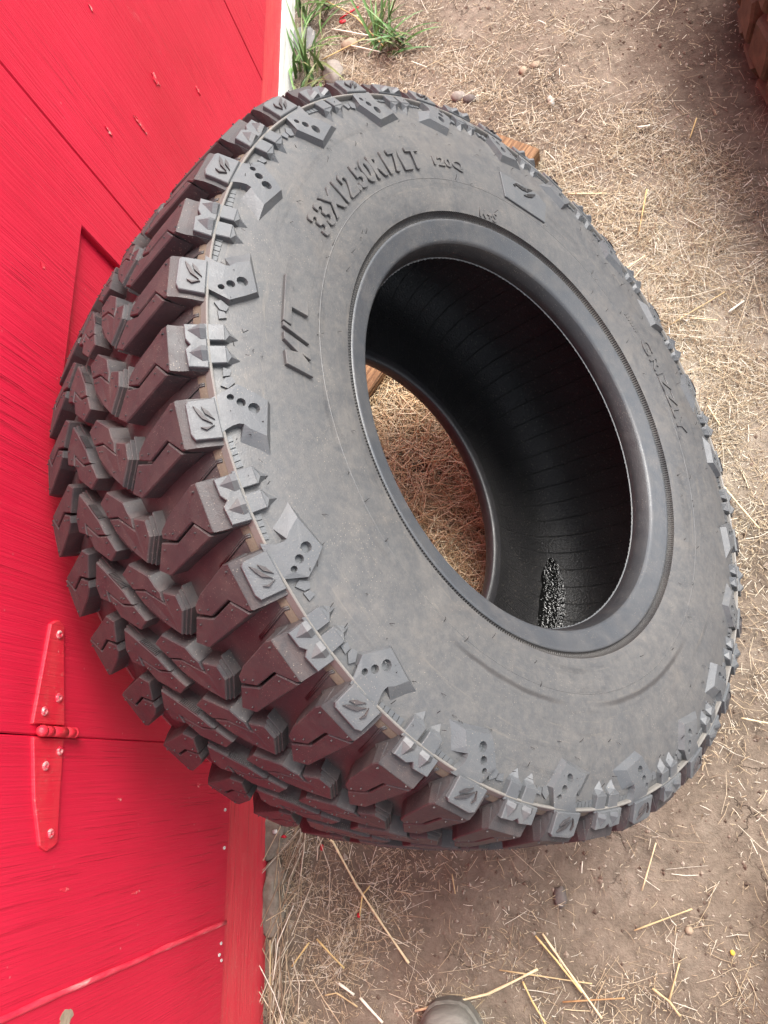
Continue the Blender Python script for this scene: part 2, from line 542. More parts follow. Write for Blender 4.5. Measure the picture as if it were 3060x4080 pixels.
def soil_material():
    m, nt, b = new_mat("bare_soil")
    geo = N(nt, "ShaderNodeNewGeometry")
    p = geo.outputs['Position']
    n1 = noise(nt, p, 4.5, 7, 0.65, 0.4)
    n2 = noise(nt, p, 45, 8, 0.72, 0.2)
    n3 = noise(nt, p, 320, 4, 0.7)
    c = ramp(nt, n1.outputs['Fac'], [(0.30, (0.138, 0.104, 0.078)), (0.52, (0.192, 0.150, 0.115)), (0.74, (0.258, 0.208, 0.164))])
    c2 = ramp(nt, n2.outputs['Fac'], [(0.3, 0.62), (0.7, 1.28)])
    mm = N(nt, "ShaderNodeMix", data_type='RGBA', blend_type='MULTIPLY')
    mm.inputs['Factor'].default_value = 1
    nt.links.new(c.outputs[0], mm.inputs['A'])
    nt.links.new(c2.outputs[0], mm.inputs['B'])
    v = N(nt, "ShaderNodeTexVoronoi", feature='DISTANCE_TO_EDGE')
    v.inputs['Scale'].default_value = 16
    wv = N(nt, "ShaderNodeVectorMath", operation='ADD')
    nt.links.new(p, wv.inputs[0])
    nz = noise(nt, p, 30, 4, 0.7)
    sc = N(nt, "ShaderNodeVectorMath", operation='SCALE')
    sc.inputs['Scale'].default_value = 0.05
    nt.links.new(nz.outputs['Color'], sc.inputs[0])
    nt.links.new(sc.outputs[0], wv.inputs[1])
    nt.links.new(wv.outputs[0], v.inputs['Vector'])
    crack = ramp(nt, v.outputs['Distance'], [(0.0, 1.0), (0.03, 0.0)])
    gate = ramp(nt, noise(nt, p, 6, 3).outputs['Fac'], [(0.54, 0.0), (0.62, 0.7)])
    ck = math_n(nt, 'MULTIPLY', crack.outputs[0], gate.outputs[0])
    col = mix(nt, ck, mm.outputs['Result'], (0.045, 0.03, 0.022))
    sp = ramp(nt, n3.outputs['Fac'], [(0.66, 0.0), (0.76, 0.6)])
    col = mix(nt, sp.outputs[0], col, (0.40, 0.32, 0.24))
    # dry pale ground to the right of the tyre, trodden with chaff
    sx = N(nt, "ShaderNodeSeparateXYZ")
    nt.links.new(p, sx.inputs[0])
    ex = math_n(nt, 'POWER', math_n(nt, 'MULTIPLY', math_n(nt, 'SUBTRACT', sx.outputs['X'], 0.20), 3.6), 2.0)
    ey = math_n(nt, 'POWER', math_n(nt, 'MULTIPLY', math_n(nt, 'SUBTRACT', sx.outputs['Y'], 0.70), 1.9), 2.0)
    rr2 = math_n(nt, 'ADD', math_n(nt, 'ADD', ex, ey), math_n(nt, 'MULTIPLY', n1.outputs['Fac'], 0.9))
    dry = ramp(nt, rr2, [(0.45, 0.85), (1.0, 0.0)])
    dcol = mix(nt, n2.outputs['Fac'], (0.30, 0.25, 0.190), (0.56, 0.485, 0.385))
    col = mix(nt, dry.outputs[0], col, dcol)
    # red-brown shade painted into the soil colour towards the muddy tyre
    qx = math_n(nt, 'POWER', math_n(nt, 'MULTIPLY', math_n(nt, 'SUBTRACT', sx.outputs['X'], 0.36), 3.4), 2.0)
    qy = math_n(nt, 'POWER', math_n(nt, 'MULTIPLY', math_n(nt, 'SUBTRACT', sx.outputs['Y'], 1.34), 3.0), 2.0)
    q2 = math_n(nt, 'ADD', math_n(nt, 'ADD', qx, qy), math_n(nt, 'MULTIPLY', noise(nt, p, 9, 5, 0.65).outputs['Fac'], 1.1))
    shade_mask = ramp(nt, q2, [(0.55, 0.7), (1.0, 0.0)])
    shade_col = mix(nt, n2.outputs['Fac'], (0.030, 0.015, 0.011), (0.085, 0.046, 0.036))
    col = mix(nt, shade_mask.outputs[0], col, shade_col)
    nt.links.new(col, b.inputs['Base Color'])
    b.inputs['Roughness'].default_value = 0.92
    b.inputs['Specular IOR Level'].default_value = 0.2
    h = math_n(nt, 'ADD', n2.outputs['Fac'], math_n(nt, 'MULTIPLY', n3.outputs['Fac'], 0.35))
    h = math_n(nt, 'SUBTRACT', h, math_n(nt, 'MULTIPLY', ck, 0.6))
    bump(nt, b, h, 0.8, 0.008)
    return m


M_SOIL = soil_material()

M_REDWORN = simple_noise_mat("red_worn_edge", [(0.38, (0.62, 0.02, 0.05)), (0.58, (0.66, 0.06, 0.09)), (0.70, (0.66, 0.34, 0.32))], 60, 0.4, 0.5, 0.002, (1, 1, 0.35))
M_SCUFF = simple_noise_mat("scuffed_paint", [(0.50, (0.58, 0.02, 0.045)), (0.66, (0.66, 0.36, 0.32))], 150, 0.55, 0.3, 0.001)
# ------------------------------------------------------------------ ground
from mathutils import noise as mnoise


def gz(x, y):
    v = Vector((x * 5, y * 5, 0.3))
    z = 0.006 * mnoise.noise(v) + 0.003 * mnoise.noise(v * 3.7) + 0.0016 * mnoise.noise(v * 11)
    return z - 0.004


def ground():
    def axis(lo, hi, n, far):
        a = list(np.linspace(lo, hi, n))
        left, right, st = [], [], (hi - lo) / n * 3
        x = lo
        while x > -far:
            x -= st
            st *= 1.6
            left.append(x)
        x, st = hi, (hi - lo) / n * 3
        while x < far:
            x += st
            st *= 1.6
            right.append(x)
        return left[::-1] + a + right
    xs = axis(-0.62, 0.62, 150, 60)
    ys = axis(-0.5, 1.9, 280, 60)
    nx, ny = len(xs), len(ys)
    vs = [(x, y, gz(x, y)) for y in ys for x in xs]
    fs = [(j * nx + i, j * nx + i + 1, (j + 1) * nx + i + 1, (j + 1) * nx + i) for j in range(ny - 1) for i in range(nx - 1)]
    me = bpy.data.meshes.new("ground")
    me.from_pydata(vs, [], fs)
    me.polygons.foreach_set('use_smooth', [True] * len(fs))
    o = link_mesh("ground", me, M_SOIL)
    tag(o, kind='structure')


ground()

# ------------------------------------------------------------------ shed wall and door (wall plane at X = -0.505)
WX = -0.505


def panel(name, poly_yz, x_front, thick, mat, parent, chamfer=0.0015):
    mb = MB()
    mapf = lambda y, z, h: (x_front - thick + h, y, z)
    slab(mb, poly_yz, poly_yz, thick, 0.0, mapf, chamfer, bottom=True)
    return mb.obj(name, mat, parent)


def rect(y0, y1, z0, z1):
    return [(y0, z0), (y1, z0), (y1, z1), (y0, z1)]


door = empty("shed_door", (WX, 1.0, 0.0))
tag(door, "red painted plank door with a recessed patch the tyre leans on and a strap hinge", "door")
wall = empty("shed_wall", (WX, -1.0, 0.0))
tag(wall, "red painted shed wall on the near side of the hinge, with a raised board seam", "wall")


def to_local(o, parent):
    o.parent = parent
    o.matrix_parent_inverse = Matrix.Translation(parent.location).inverted()


def wpanel(name, poly, xf, th, mat, par, ch=0.0015):
    o = panel(name, poly, xf, th, mat, None, ch)
    to_local(o, par)
    return o


ZT = 2.3
# door: wide siding panel with the cut-out, then the next panel beyond the seam
wpanel("siding_panel", [(0.0326, 0.158), (0.295, 0.158), (0.295, 0.625), (0.589, 0.627), (0.589, 0.158), (0.6695, 0.158), (0.6695, ZT), (0.0352, ZT), (0.0347, 0.72), (0.0328, 0.60)], WX, 0.018, M_RED, door)
wpanel("siding_panel", rect(0.6715, 1.29, 0.158, ZT), WX - 0.0008, 0.018, M_RED, door)
wpanel("siding_panel", rect(1.2915, 2.25, 0.158, ZT), WX, 0.018, M_RED, door)
wpanel("recessed_panel", rect(0.29, 0.60, 0.15, 0.64), WX - 0.008, 0.006, M_RED, door, 0.0)
wpanel("backing_board", rect(0.033, 2.25, 0.15, ZT), WX - 0.0215, 0.02, M_STONE_DARK, door, 0.0)
# wall side
wpanel("siding_panel", rect(-0.2006, 0.0322, 0.158, ZT), WX, 0.018, M_RED, wall)
wpanel("siding_panel", rect(-0.85, -0.2007, 0.158, ZT), WX + 0.0004, 0.018, M_RED, wall, 0.0006)
wpanel("siding_panel", rect(-1.9, -0.852, 0.158, ZT), WX + 0.001, 0.018, M_RED, wall)
wpanel("backing_board", rect(-1.9, 0.0325, 0.15, ZT), WX - 0.0215, 0.02, M_STONE_DARK, wall, 0.0)
mbs = MB()
mbs.tube([(WX + 0.0004, -0.2007 + 0.0012 * mnoise.noise(Vector((z * 14, 2, 0))), z) for z in np.linspace(0.158, 1.2, 60)],
         [0.0030 + 0.0009 * mnoise.noise(Vector((z * 30, 0, 7))) for z in np.linspace(0.158, 1.2, 60)], 10)
to_local(mbs.obj("paint_ridge", M_REDWORN), wall)


def disc(name, y, z, ry, rz, h, mat, par, n=14, ragged=0.0):
    P = [(y + ry * (1 + random.uniform(-ragged, ragged)) * math.cos(2 * PI * k / n), z + rz * (1 + random.uniform(-ragged, ragged)) * math.sin(2 * PI * k / n)) for k in range(n)]
    mb = MB()
    slab(mb, P, P, h, -0.001, lambda a, b, c: (WX + c, a, b), 0.0, bottom=True)
    o = mb.obj(name, mat)
    to_local(o, par)
    return o


disc("bare_patch", -0.2235, 0.508, 0.0075, 0.0105, 0.0007, M_STONE_TAN, wall, 18, 0.22)
for y, z in ((-0.055, 0.175), (-0.105, 0.172), (-0.225, 0.168), (-0.238, 0.172), (-0.246, 0.165)):
    disc("nail_head", y, z, 0.0022, 0.0030, 0.0012, M_CHIP, wall, 8, 0.15)
for y, z, a_, b_ in ((0.92, 0.516, .006, .010), (0.82, 0.539, .004, .012), (0.60, 0.42, .003, .006), (0.75, 0.60, .002, .007), (0.50, 0.68, .003, .004), (0.70, 0.44, .003, .005), (1.02, 0.40, .003, .008), (0.88, 0.66, .002, .005)):
    disc("paint_scuff", y, z, a_, b_, 0.0005, M_SCUFF, door, 16, 0.55)
for y, z, a_, b_ in ((0.22, 0.70, .002, .005), (-0.03, 0.45, .0018, .006), (-0.13, 0.40, .0015, .008), (-0.11, 0.53, .0018, .007), (-0.02, 0.26, .003, .003), (-0.17, 0.63, .002, .004)):
    disc("paint_scuff", y, z, a_, b_, 0.0005, M_SCUFF, wall if y < 0.03 else door, 14, 0.55)
wpanel("skirting_board", rect(-1.9, 0.031, -0.05, 0.1555), WX - 0.005, 0.02, M_REDSKIRT, wall, 0.0025)
wpanel("skirting_board", [(0.035, -0.05), (0.9, -0.05), (0.9, 0.066), (2.25, 0.066), (2.25, 0.1555), (0.035, 0.1555)], WX - 0.004, 0.02, M_REDSKIRT, door, 0.0025)
wpanel("white_sill", rect(0.902, 2.25, -0.05, 0.0645), WX - 0.0005, 0.022, M_WHITE, door, 0.002)


def hinge():
    root = MB()
    # pin barrel with knuckle rings (part of the door) -> hinge is one part, leaves / screws are its pieces
    Yb = 0.0365
    zb = [0.5475, 0.549, 0.5525, 0.553, 0.5535, 0.5640, 0.5645, 0.5655, 0.5660, 0.5850, 0.5855, 0.5865, 0.587, 0.5965, 0.597, 0.598, 0.6015, 0.6045, 0.606]
    rb = [0.002, 0.0052, 0.0054, 0.0044, 0.0050, 0.0050, 0.0042, 0.0042, 0.0050, 0.0050, 0.0042, 0.0042, 0.0050, 0.0050, 0.0042, 0.0056, 0.0056, 0.0042, 0.0012]
    n = 14
    vs, fs = [], []
    for z, r in zip(zb, rb):
        for k in range(n):
            a = 2 * PI * k / n
            vs.append((WX + 0.0062 + r * math.cos(a), Yb + r * math.sin(a), z))
    for i in range(len(zb) - 1):
        for k in range(n):
            fs.append((i * n + k, i * n + (k + 1) % n, (i + 1) * n + (k + 1) % n, (i + 1) * n + k))
    fs.append(tuple(range(n)))
    fs.append(tuple((len(zb) - 1) * n + k for k in range(n)))
    root.add(vs, fs, True)
    hb = root.obj("strap_hinge", M_REDMETAL)
    hb['label'] = "red painted strap hinge spanning the door gap"
    to_local(hb, door)
    leaf1 = [(0.043, 0.5630), (0.1395, 0.5815), (0.1425, 0.5865), (0.1440, 0.5895), (0.1428, 0.5950), (0.1385, 0.6020), (0.112, 0.6045), (0.043, 0.6110)]
    leaf2 = [(0.031, 0.5620), (0.031, 0.6080), (-0.025, 0.5955), (-0.0660, 0.5800), (-0.0685, 0.5755), (-0.0715, 0.5690), (-0.0690, 0.5600), (-0.0650, 0.5540), (-0.02, 0.5585)]

    def child(mb, name, mat):
        o = mb.obj(name, mat)
        o.parent = hb
        o.matrix_parent_inverse = hb.matrix_parent_inverse.copy() @ Matrix.Identity(4)
        o.matrix_parent_inverse = Matrix.Identity(4)
        return o
    for lf in (leaf1, leaf2):
        mb = MB()
        slab(mb, lf, lf, 0.0032, -0.001, lambda y, z, h: (WX + h, y, z), 0.0008, bottom=True)
        child(mb, "leaf", M_REDMETAL)
    for (y, z) in ((0.130, 0.588), (0.069, 0.578), (0.055, 0.597), (0.019, 0.567), (0.005, 0.586), (-0.056, 0.567)):
        mb = MB()
        prof = [(0.0046, 0.002), (0.0044, 0.0040), (0.0034, 0.0052), (0.0020, 0.0053), (0.0016, 0.0040), (0.0, 0.0040)]
        n = 12
        vs, fs = [], []
        for r, h in prof[:-1]:
            for k in range(n):
                a = 2 * PI * k / n
                vs.append((WX + h, y + r * math.cos(a), z + r * math.sin(a)))
        for i in range(len(prof) - 2):
            for k in range(n):
                fs.append((i * n + k, i * n + (k + 1) % n, (i + 1) * n + (k + 1) % n, (i + 1) * n + k))
        fs.append(tuple((len(prof) - 2) * n + k for k in range(n)))
        mb.add(vs, fs, False)
        child(mb, "screw", M_METAL if random.random() < 0.5 else M_REDMETAL)


hinge()

# ------------------------------------------------------------------ the tyre
TN = Vector((0.7971932326, 0.0572100830, 0.6010074511))
TE1 = Vector((-0.5994657710, -0.0430202931, 0.7992434196))
TE2 = Vector((0.0715803, -0.9974348404, 0.0))
TC = Vector((-0.14026683, 0.33341964, 0.40720157))
tyre = empty("tyre")
tyre.matrix_world = Matrix(((TE1.x, TE2.x, TN.x, TC.x), (TE1.y, TE2.y, TN.y, TC.y), (TE1.z, TE2.z, TN.z, TC.z), (0, 0, 0, 1)))
tag(tyre, "large black mud-terrain tyre without a rim, leaning on the red door", "tyre")


def r_top(s):
    return 0.4145 - 0.42 * s * s


def tread_map(th, s, h):
    r = r_top(s) + h
    return (r * math.cos(th), r * math.sin(th), s)


SIDE = [(0.2475, 0.1505), (0.262, 0.1543), (0.280, 0.1573), (0.300, 0.1590), (0.320, 0.1595), (0.340, 0.1584), (0.357, 0.1558), (0.370, 0.1522), (0.378, 0.1490), (0.384, 0.1450), (0.392, 0.135)]


def side_s(r):
    for (r0, s0), (r1, s1) in zip(SIDE[:-1], SIDE[1:]):
        if r <= r1 or r1 == SIDE[-1][0]:
            t = (r - r0) / (r1 - r0)
            return s0 + (s1 - s0) * t
    return SIDE[-1][1]


def side_map(th, r, h):
    d = (side_s(r + 0.004) - side_s(r - 0.004)) / 0.008
    nl = math.sqrt(1 + d * d)
    rr = r - d / nl * h
    s = side_s(r) + h / nl
    return (rr * math.cos(th), rr * math.sin(th), s)


def lathe(prof, nseg, closed=False):
    mb = MB()
    vs, fs = [], []
    m = len(prof)
    for k in range(nseg):
        a = 2 * PI * k / nseg
        c, s_ = math.cos(a), math.sin(a)
        for (s, r) in prof:
            vs.append((r * c, r * s_, s))
    for k in range(nseg):
        k2 = (k + 1) % nseg
        for i in range(m if closed else m - 1):
            j = (i + 1) % m
            fs.append((k * m + i, k * m + j, k2 * m + j, k2 * m + i))
    mb.add(vs, fs, True)
    return mb


NSEG = 220
side_prof = [(0.1505, 0.2475), (0.1526, 0.2545), (0.1543, 0.262), (0.1573, 0.280), (0.1590, 0.300), (0.1595, 0.320), (0.1584, 0.340), (0.1558, 0.357), (0.1522, 0.370), (0.1490, 0.3785), (0.1470, 0.3815)]
half_out = [(0.1470, 0.3815), (0.1435, 0.3842), (0.1360, 0.3872), (0.1240, 0.3905), (0.1080, 0.3940), (0.0850, 0.3965), (0.0450, 0.3985), (0.0, 0.3992)]
for sg in (1, -1):
    lathe([(s * sg, r) for s, r in side_prof], NSEG).obj("sidewall", M_RUB, tyre)
    for rr_, h_ in ((0.2815, 0.0003),):
        s_ = float(np.interp(rr_, [p[1] for p in side_prof], [p[0] for p in side_prof]))
        lathe([(sg * (s_ - 0.001), rr_ - 0.0011), (sg * (s_ + h_), rr_ - 0.0004), (sg * (s_ + h_), rr_ + 0.0004), (sg * (s_ - 0.001), rr_ + 0.0011)], NSEG).obj("mould_line", M_RUB, tyre)
prof = half_out + [(-s, r) for s, r in half_out[-2::-1]]
lathe(prof, NSEG).obj("tread_base", M_LUG, tyre)
half_seat = [(0.1178, 0.2290), (0.1150, 0.2190), (0.1160, 0.2140), (0.1185, 0.2125), (0.1255, 0.2138), (0.1330, 0.2160), (0.1362, 0.2178)]
half_bead = [(0.1362, 0.2178), (0.1380, 0.2187), (0.1392, 0.2200), (0.1400, 0.2218), (0.1412, 0.2250), (0.1440, 0.2315), (0.1466, 0.2380), (0.1472, 0.2398), (0.1462, 0.2408)]
for sg in (1, -1):
    lathe([(s * sg, r) for s, r in half_seat], NSEG).obj("bead_seat", M_SEAT, tyre)
    lathe([(s * sg, r) for s, r in half_bead], NSEG).obj("bead_ring", M_RING, tyre)
    lathe([(s * sg, r) for s, r in [(0.1462, 0.2408), (0.1442, 0.2416), (0.1438, 0.2432), (0.1448, 0.2452), (0.1474, 0.2470), (0.1505, 0.2475)]], NSEG).obj("bead_groove", M_KNURL, tyre)
half_in = [(0.0, 0.3925), (0.05, 0.3915), (0.085, 0.3890), (0.108, 0.382), (0.126, 0.366), (0.136, 0.345), (0.1395, 0.320), (0.138, 0.295), (0.132, 0.265), (0.124, 0.243), (0.1178, 0.2290)]
lathe([(-s, r) for s, r in half_in[::-1]] + half_in[1:], NSEG).obj("liner", M_LINER, tyre)
# thin raised rib where sidewall meets shoulder
for sg in (1, -1):
    pr = [(0.1465, 0.3834), (0.1530, 0.3824), (0.1537, 0.3817), (0.1537, 0.3808), (0.1528, 0.3800), (0.1488, 0.3788)]
    rb_ = lathe([(s * sg, r) for s, r in pr], 300)
    rb_.sm = [False] * len(rb_.f)
    rb_.obj("shoulder_rib", M_RIB, tyre)
lathe([(0.1475, 0.3822), (0.1440, 0.3848), (0.1400, 0.3864)], NSEG).obj("dirt_crust", M_CRUST, tyre)


def bead_flash():
    """ragged rubber flash round the bead toe"""
    mb = MB()
    n = 420
    vs, fs = [], []
    for sg in (1,):
        for k in range(n):
            a = 2 * PI * k / n
            r = 0.2122 - (0.0011 if k % 2 else 0.0002) * (0.5 + random.random() * 0.8)
            vs.append((0.2130 * math.cos(a), 0.2130 * math.sin(a), 0.1168))
            vs.append((r * math.cos(a), r * math.sin(a), 0.1160))
        for k in range(n):
            j = (k + 1) % n
            fs.append((2 * k, 2 * j, 2 * j + 1, 2 * k + 1))
    mb.add(vs, fs)
    mb.obj("bead_flash", M_PLATE, tyre)


bead_flash()

# pitch positions (degrees)
LUG = [12.46 + 8.73 * k for k in range(-6, 7)]
step = (360 - 12 * 8.73) / 30
LUG += [12.46 + 8.73 * 6 + step * i for i in range(1, 30)]
KIND = list(range(-6, 7)) + [7 + i for i in range(29)]
CT = 0.41     # metres per radian on the tread


def dg(P):
    return [(a * D2R, b) for a, b in P]


A_TOP = [(-7.2, .014), (-6.6, -.003), (-4.4, .0055), (-3.8, .0225), (-1.62, .0415), (-2.75, .0435), (-3.5, .0405), (-4.85, .0375)]
A_BOT = [(-4.22, .0068), (-2.35, .0125), (0.8, .031), (2.5, .0435), (0.2, .0615), (-1.65, .0625), (-2.62, .0465), (-1.32, .0432), (-3.58, .0232)]
A_STEP = [(0.8, .0335), (2.5, .0435), (0.2, .0615), (-1.65, .0625)]
L_TOP = [(-2.1, .138), (3.2, .138), (3.15, .1335), (1.2, .119), (2.0, .092), (1.1, .0765), (0.3, .079), (-0.6, .0915), (-2.2, .131)]
L_BOT = [(1.45, .1200), (3.45, .1335), (4.95, .0680), (3.85, .0555), (1.40, .0735), (2.32, .0930)]
FLOOR_H = -0.0165


def rot180(P):
    return [(-7.15 - a, -s) for a, s in P]


def block_prism(mb, P, h_top=0.0, draft=0.0016, cham=0.0009):
    top = dg(P)
    met = [(a * CT, s) for a, s in top]
    base = [(a / CT, s) for a, s in offset_poly(met, draft)]
    slab(mb, top, base, h_top, FLOOR_H, tread_map, cham, (CT, 1))


def comb(mb, p, q, n, flip):
    """row of little teeth along a block wall between two outline points (deg, s)"""
    a, b = Vector((p[0] * D2R * CT, p[1])), Vector((q[0] * D2R * CT, q[1]))
    t = (b - a).normalized()
    nn = Vector((t.y, -t.x)) * flip
    for i in range(n):
        c = a.lerp(b, (i + 0.5) / n)
        w = (b - a).length / n * 0.27
        pts = [c - t * w, c + t * w, c + t * w + nn * 0.0016, c - t * w + nn * 0.0016]
        P = [(v.x / CT, v.y) for v in pts]
        slab(mb, P, P, -0.0006, -0.0065, tread_map, 0.0)


def pips(mb, P):
    """tiny cut-off moulding nibs near the block corners"""
    met = [(a * D2R * CT, s) for a, s in P]
    ins = offset_poly(met, -0.0055)
    for i, v in enumerate(ins):
        if i % 2:
            continue
        x, y = v
        ring = [(x + 0.0007 * math.cos(k * PI / 2), y + 0.0007 * math.sin(k * PI / 2)) for k in range(4)]
        Q = [(a / CT, b) for a, b in ring]
        slab(mb, Q, Q, 0.0011, -0.0002, tread_map, 0.0)


def centre_mesh(flip):
    mb = MB()
    f = (lambda P: rot180(P)) if flip else (lambda P: P)
    block_prism(mb, f(A_TOP))
    block_prism(mb, f(A_BOT))
    # shallow bridge under the sipe keeps the two halves one block
    met = [(a * D2R * CT, s) for a, s in f(A_STEP)]
    for k, (d, h) in enumerate(((0.0013, -0.0032), (0.0026, -0.0064))):
        o = [(a / CT, s) for a, s in offset_poly(met, d)]
        slab(mb, o, o, h, FLOOR_H, tread_map, 0.0004, (CT, 1))
    p, q = f([(-2.0, .0147), (0.35, .0285)])
    comb(mb, p, q, 12, 1)
    pips(mb, f(A_TOP))
    pips(mb, f(A_BOT))
    return mb.mesh("tread_block")


def rib_pt(th, s, r):
    return (r * math.cos(th * D2R), r * math.sin(th * D2R), s)


def lug_mesh(flip, claw):
    mb = MB()
    f = (lambda P: rot180(P)) if flip else (lambda P: P)
    block_prism(mb, f(L_TOP), draft=0.0014)
    block_prism(mb, f(L_BOT), draft=0.0014)
    pips(mb, f(L_TOP))
    pips(mb, f(L_BOT))
    # buttress running down the shoulder to the rib
    sg = -1 if flip else 1
    ta = (lambda t: -7.15 - t) if flip else (lambda t: t)
    edge = [(-2.1, .138), (0.55, .138), (3.2, .138)]
    hts = [0.138, 0.1435, 0.1490]
    rows = []
    s_r = [(0.1378, r_top(0.138) - 0.0004), (0.1428, 0.4000), (0.1473, 0.3915), (0.1512, 0.3815)]
    th_l = [-2.1, -2.0, -1.9, -1.85]
    th_r = [3.2, 3.35, 3.5, 3.65]
    if not claw:
        s_r = [(0.1378, r_top(0.138) - 0.0004), (0.1408, 0.4002), (0.1462, 0.3925), (0.1512, 0.3815)]
    outer, inner = [], []
    m = 4
    for (s, r), a, b in zip(s_r, th_l, th_r):
        outer.append([rib_pt(ta(a + (b - a) * i / (m - 1)), s * sg, r) for i in range(m)])
    for (s, r), a, b in zip([(0.1240, 0.3890), (0.1330, 0.3865), (0.1410, 0.3835), (0.1470, 0.3795)], th_l, th_r):
        a2, b2 = a - 0.25, b + 0.25
        inner.append([rib_pt(ta(a2 + (b2 - a2) * i / (m - 1)), s * sg, r) for i in range(m)])
    vs = [p for row in outer for p in row] + [p for row in inner for p in row]
    o = len(outer) * m
    fs = []
    for j in range(3):
        for i in range(m - 1):
            fs.append((j * m + i, j * m + i + 1, (j + 1) * m + i + 1, (j + 1) * m + i))
        fs.append((j * m, (j + 1) * m, o + (j + 1) * m, o + j * m))
        fs.append((j * m + m - 1, o + j * m + m - 1, o + (j + 1) * m + m - 1, (j + 1) * m + m - 1))
    for i in range(m - 1):
        fs.append((i, o + i, o + i + 1, i + 1))
        fs.append((3 * m + i, 3 * m + i + 1, o + 3 * m + i + 1, o + 3 * m + i))
    mb.add(vs, fs)
    return mb.mesh("shoulder_lug")


# shoulder face: parameter (theta, t) with t = 0 at the tread edge and 1 at the rib
def shoulder_map(th, t, h):
    S0, R0, S1, R1 = 0.1378, r_top(0.138) - 0.0004, 0.1512, 0.3815
    bulge = 0.0016 * math.sin(PI * min(max(t, 0), 1))
    nx, nr = 0.88, 0.47
    s = S0 + (S1 - S0) * t + nx * (h + bulge)
    r = R0 + (R1 - R0) * t + nr * (h + bulge)
    return (r * math.cos(th), r * math.sin(th), s)


SC_SH = (0.395, 0.028)


def pad_mesh():
    mb = MB()
    P = dg([(-1.55, .30), (-1.2, .22), (2.0, .20), (2.7, .28), (3.0, .98), (-1.6, .98)])
    slab(mb, P, P, 0.0044, -0.004, shoulder_map, 0.0006, SC_SH)
    return mb.mesh("shoulder_pad")


def crescent_mesh():
    mb = MB()
    # claw mark: two curved blades and a hook, raised above the pad
    shapes = [
        [(-0.9, .40), (-0.2, .46), (0.6, .56), (1.3, .80), (1.0, .74), (0.4, .64), (-0.3, .55)],
        [(-0.7, .60), (0.1, .66), (0.9, .88), (0.5, .82), (-0.1, .76)],
        [(1.5, .48), (1.9, .62), (1.5, .84), (1.65, .64)],
    ]
    for s in shapes:
        P = dg(s)
        slab(mb, P, P, 0.0056, 0.0040, shoulder_map, 0.0, SC_SH)
    return mb.mesh("claw_mark")


def star_mesh():
    mb = MB()
    P = dg([(-1.75, .42), (0.05, .44), (0.75, .56), (1.25, .42), (3.3, .46), (3.5, .98), (-1.85, .98)])
    slab(mb, P, P, 0.0042, -0.003, shoulder_map, 0.0006, SC_SH)
    return mb.mesh("star_pad")


def spike_pair_mesh():
    mb = MB()
    for c in (-0.9, 1.75):
        vs = [shoulder_map((c - 0.05) * D2R, .50, 0.0040), shoulder_map((c - 0.95) * D2R, .84, 0.0042), shoulder_map((c + 0.95) * D2R, .84, 0.0042),
              shoulder_map((c + 0.9) * D2R, .97, 0.0042), shoulder_map((c - 0.9) * D2R, .97, 0.0042),
              shoulder_map(c * D2R, .82, 0.0085), shoulder_map(c * D2R, .97, 0.0085)]
        mb.add(vs, [(0, 1, 5), (0, 5, 2), (1, 4, 6, 5), (5, 6, 3, 2), (3, 6, 4)])
    return mb.mesh("star_point")


SC_SIDE = (0.36, 1)
CL_TOP = [(-1.75, .3812), (-3.16, .3644), (-2.03, .3530), (-0.97, .3441), (3.54, .3518), (2.42, .3617), (1.75, .3655), (1.62, .3690), (1.75, .3730), (2.05, .3772), (2.51, .3812)]
CL_BASE = [(-1.80, .3812), (-3.42, .3641), (-2.20, .3510), (-0.80, .3387), (6.10, .3505), (3.76, .3702), (1.95, .3670), (1.78, .3692), (1.90, .3735), (2.20, .3775), (2.62, .3812)]
CL_HOLE = [(-1.59, .3705, .0024), (-0.88, .3640, .0034), (-0.06, .3558, .0043)]


def claw_mesh(mirror):
    g = (lambda P: [(-a + 0.0, r) for a, r in P]) if mirror else (lambda P: P)
    mb = MB()
    holes = [((-a if mirror else a) * D2R, r, rad) for a, r, rad in CL_HOLE]
    slab(mb, dg(g(CL_TOP)), dg(g(CL_BASE)), 0.0062, -0.001, side_map, 0.0, SC_SIDE, holes, 0.0046)
    return mb.mesh("claw_plate")


def tooth_mesh():
    mb = MB()
    for (a0, a1) in ((-2.15, -0.05), (0.63, 2.82)):
        P = dg([(a0, .3812), (a1, .3812), (a1, .3685), (a0, .3685)])
        slab(mb, P, P, 0.0062, -0.001, side_map, 0.0005, SC_SIDE)
        c = (a0 + a1) / 2 + 0.25
        q = lambda a, r, h: side_map(a * D2R, r, h)
        vs = [q(a0, .3685, 0.0055), q(a1, .3685, 0.0055), q(a0, .3685, -0.001), q(a1, .3685, -0.001), q(c + .1, .3575, 0.0002),
              q(a0 + .35, .3640, -0.0002), q(a1 - .2, .3640, -0.0002), q(c, .3650, 0.0050)]
        mb.add(vs, [(0, 1, 7), (0, 7, 5), (0, 5, 2), (1, 3, 6), (1, 6, 7), (7, 6, 4), (7, 4, 5)])
    return mb.mesh("tooth_block")


def ladder_mesh(mirror):
    mb = MB()
    sgn = -1 if mirror else 1
    for i in range(5):
        a = 2.75 + i * 0.76
        P = [(a, .3790), (a + .62, .3790), (a + .50, .3742 - i * 0.0004), (a - .15, .3748 - i * 0.0004)]
        P = dg([(sgn * t, r) for t, r in P])
        slab(mb, P, P, 0.0013, -0.0005, side_map, 0.0, SC_SIDE)
    return mb.mesh("ladder_strip")


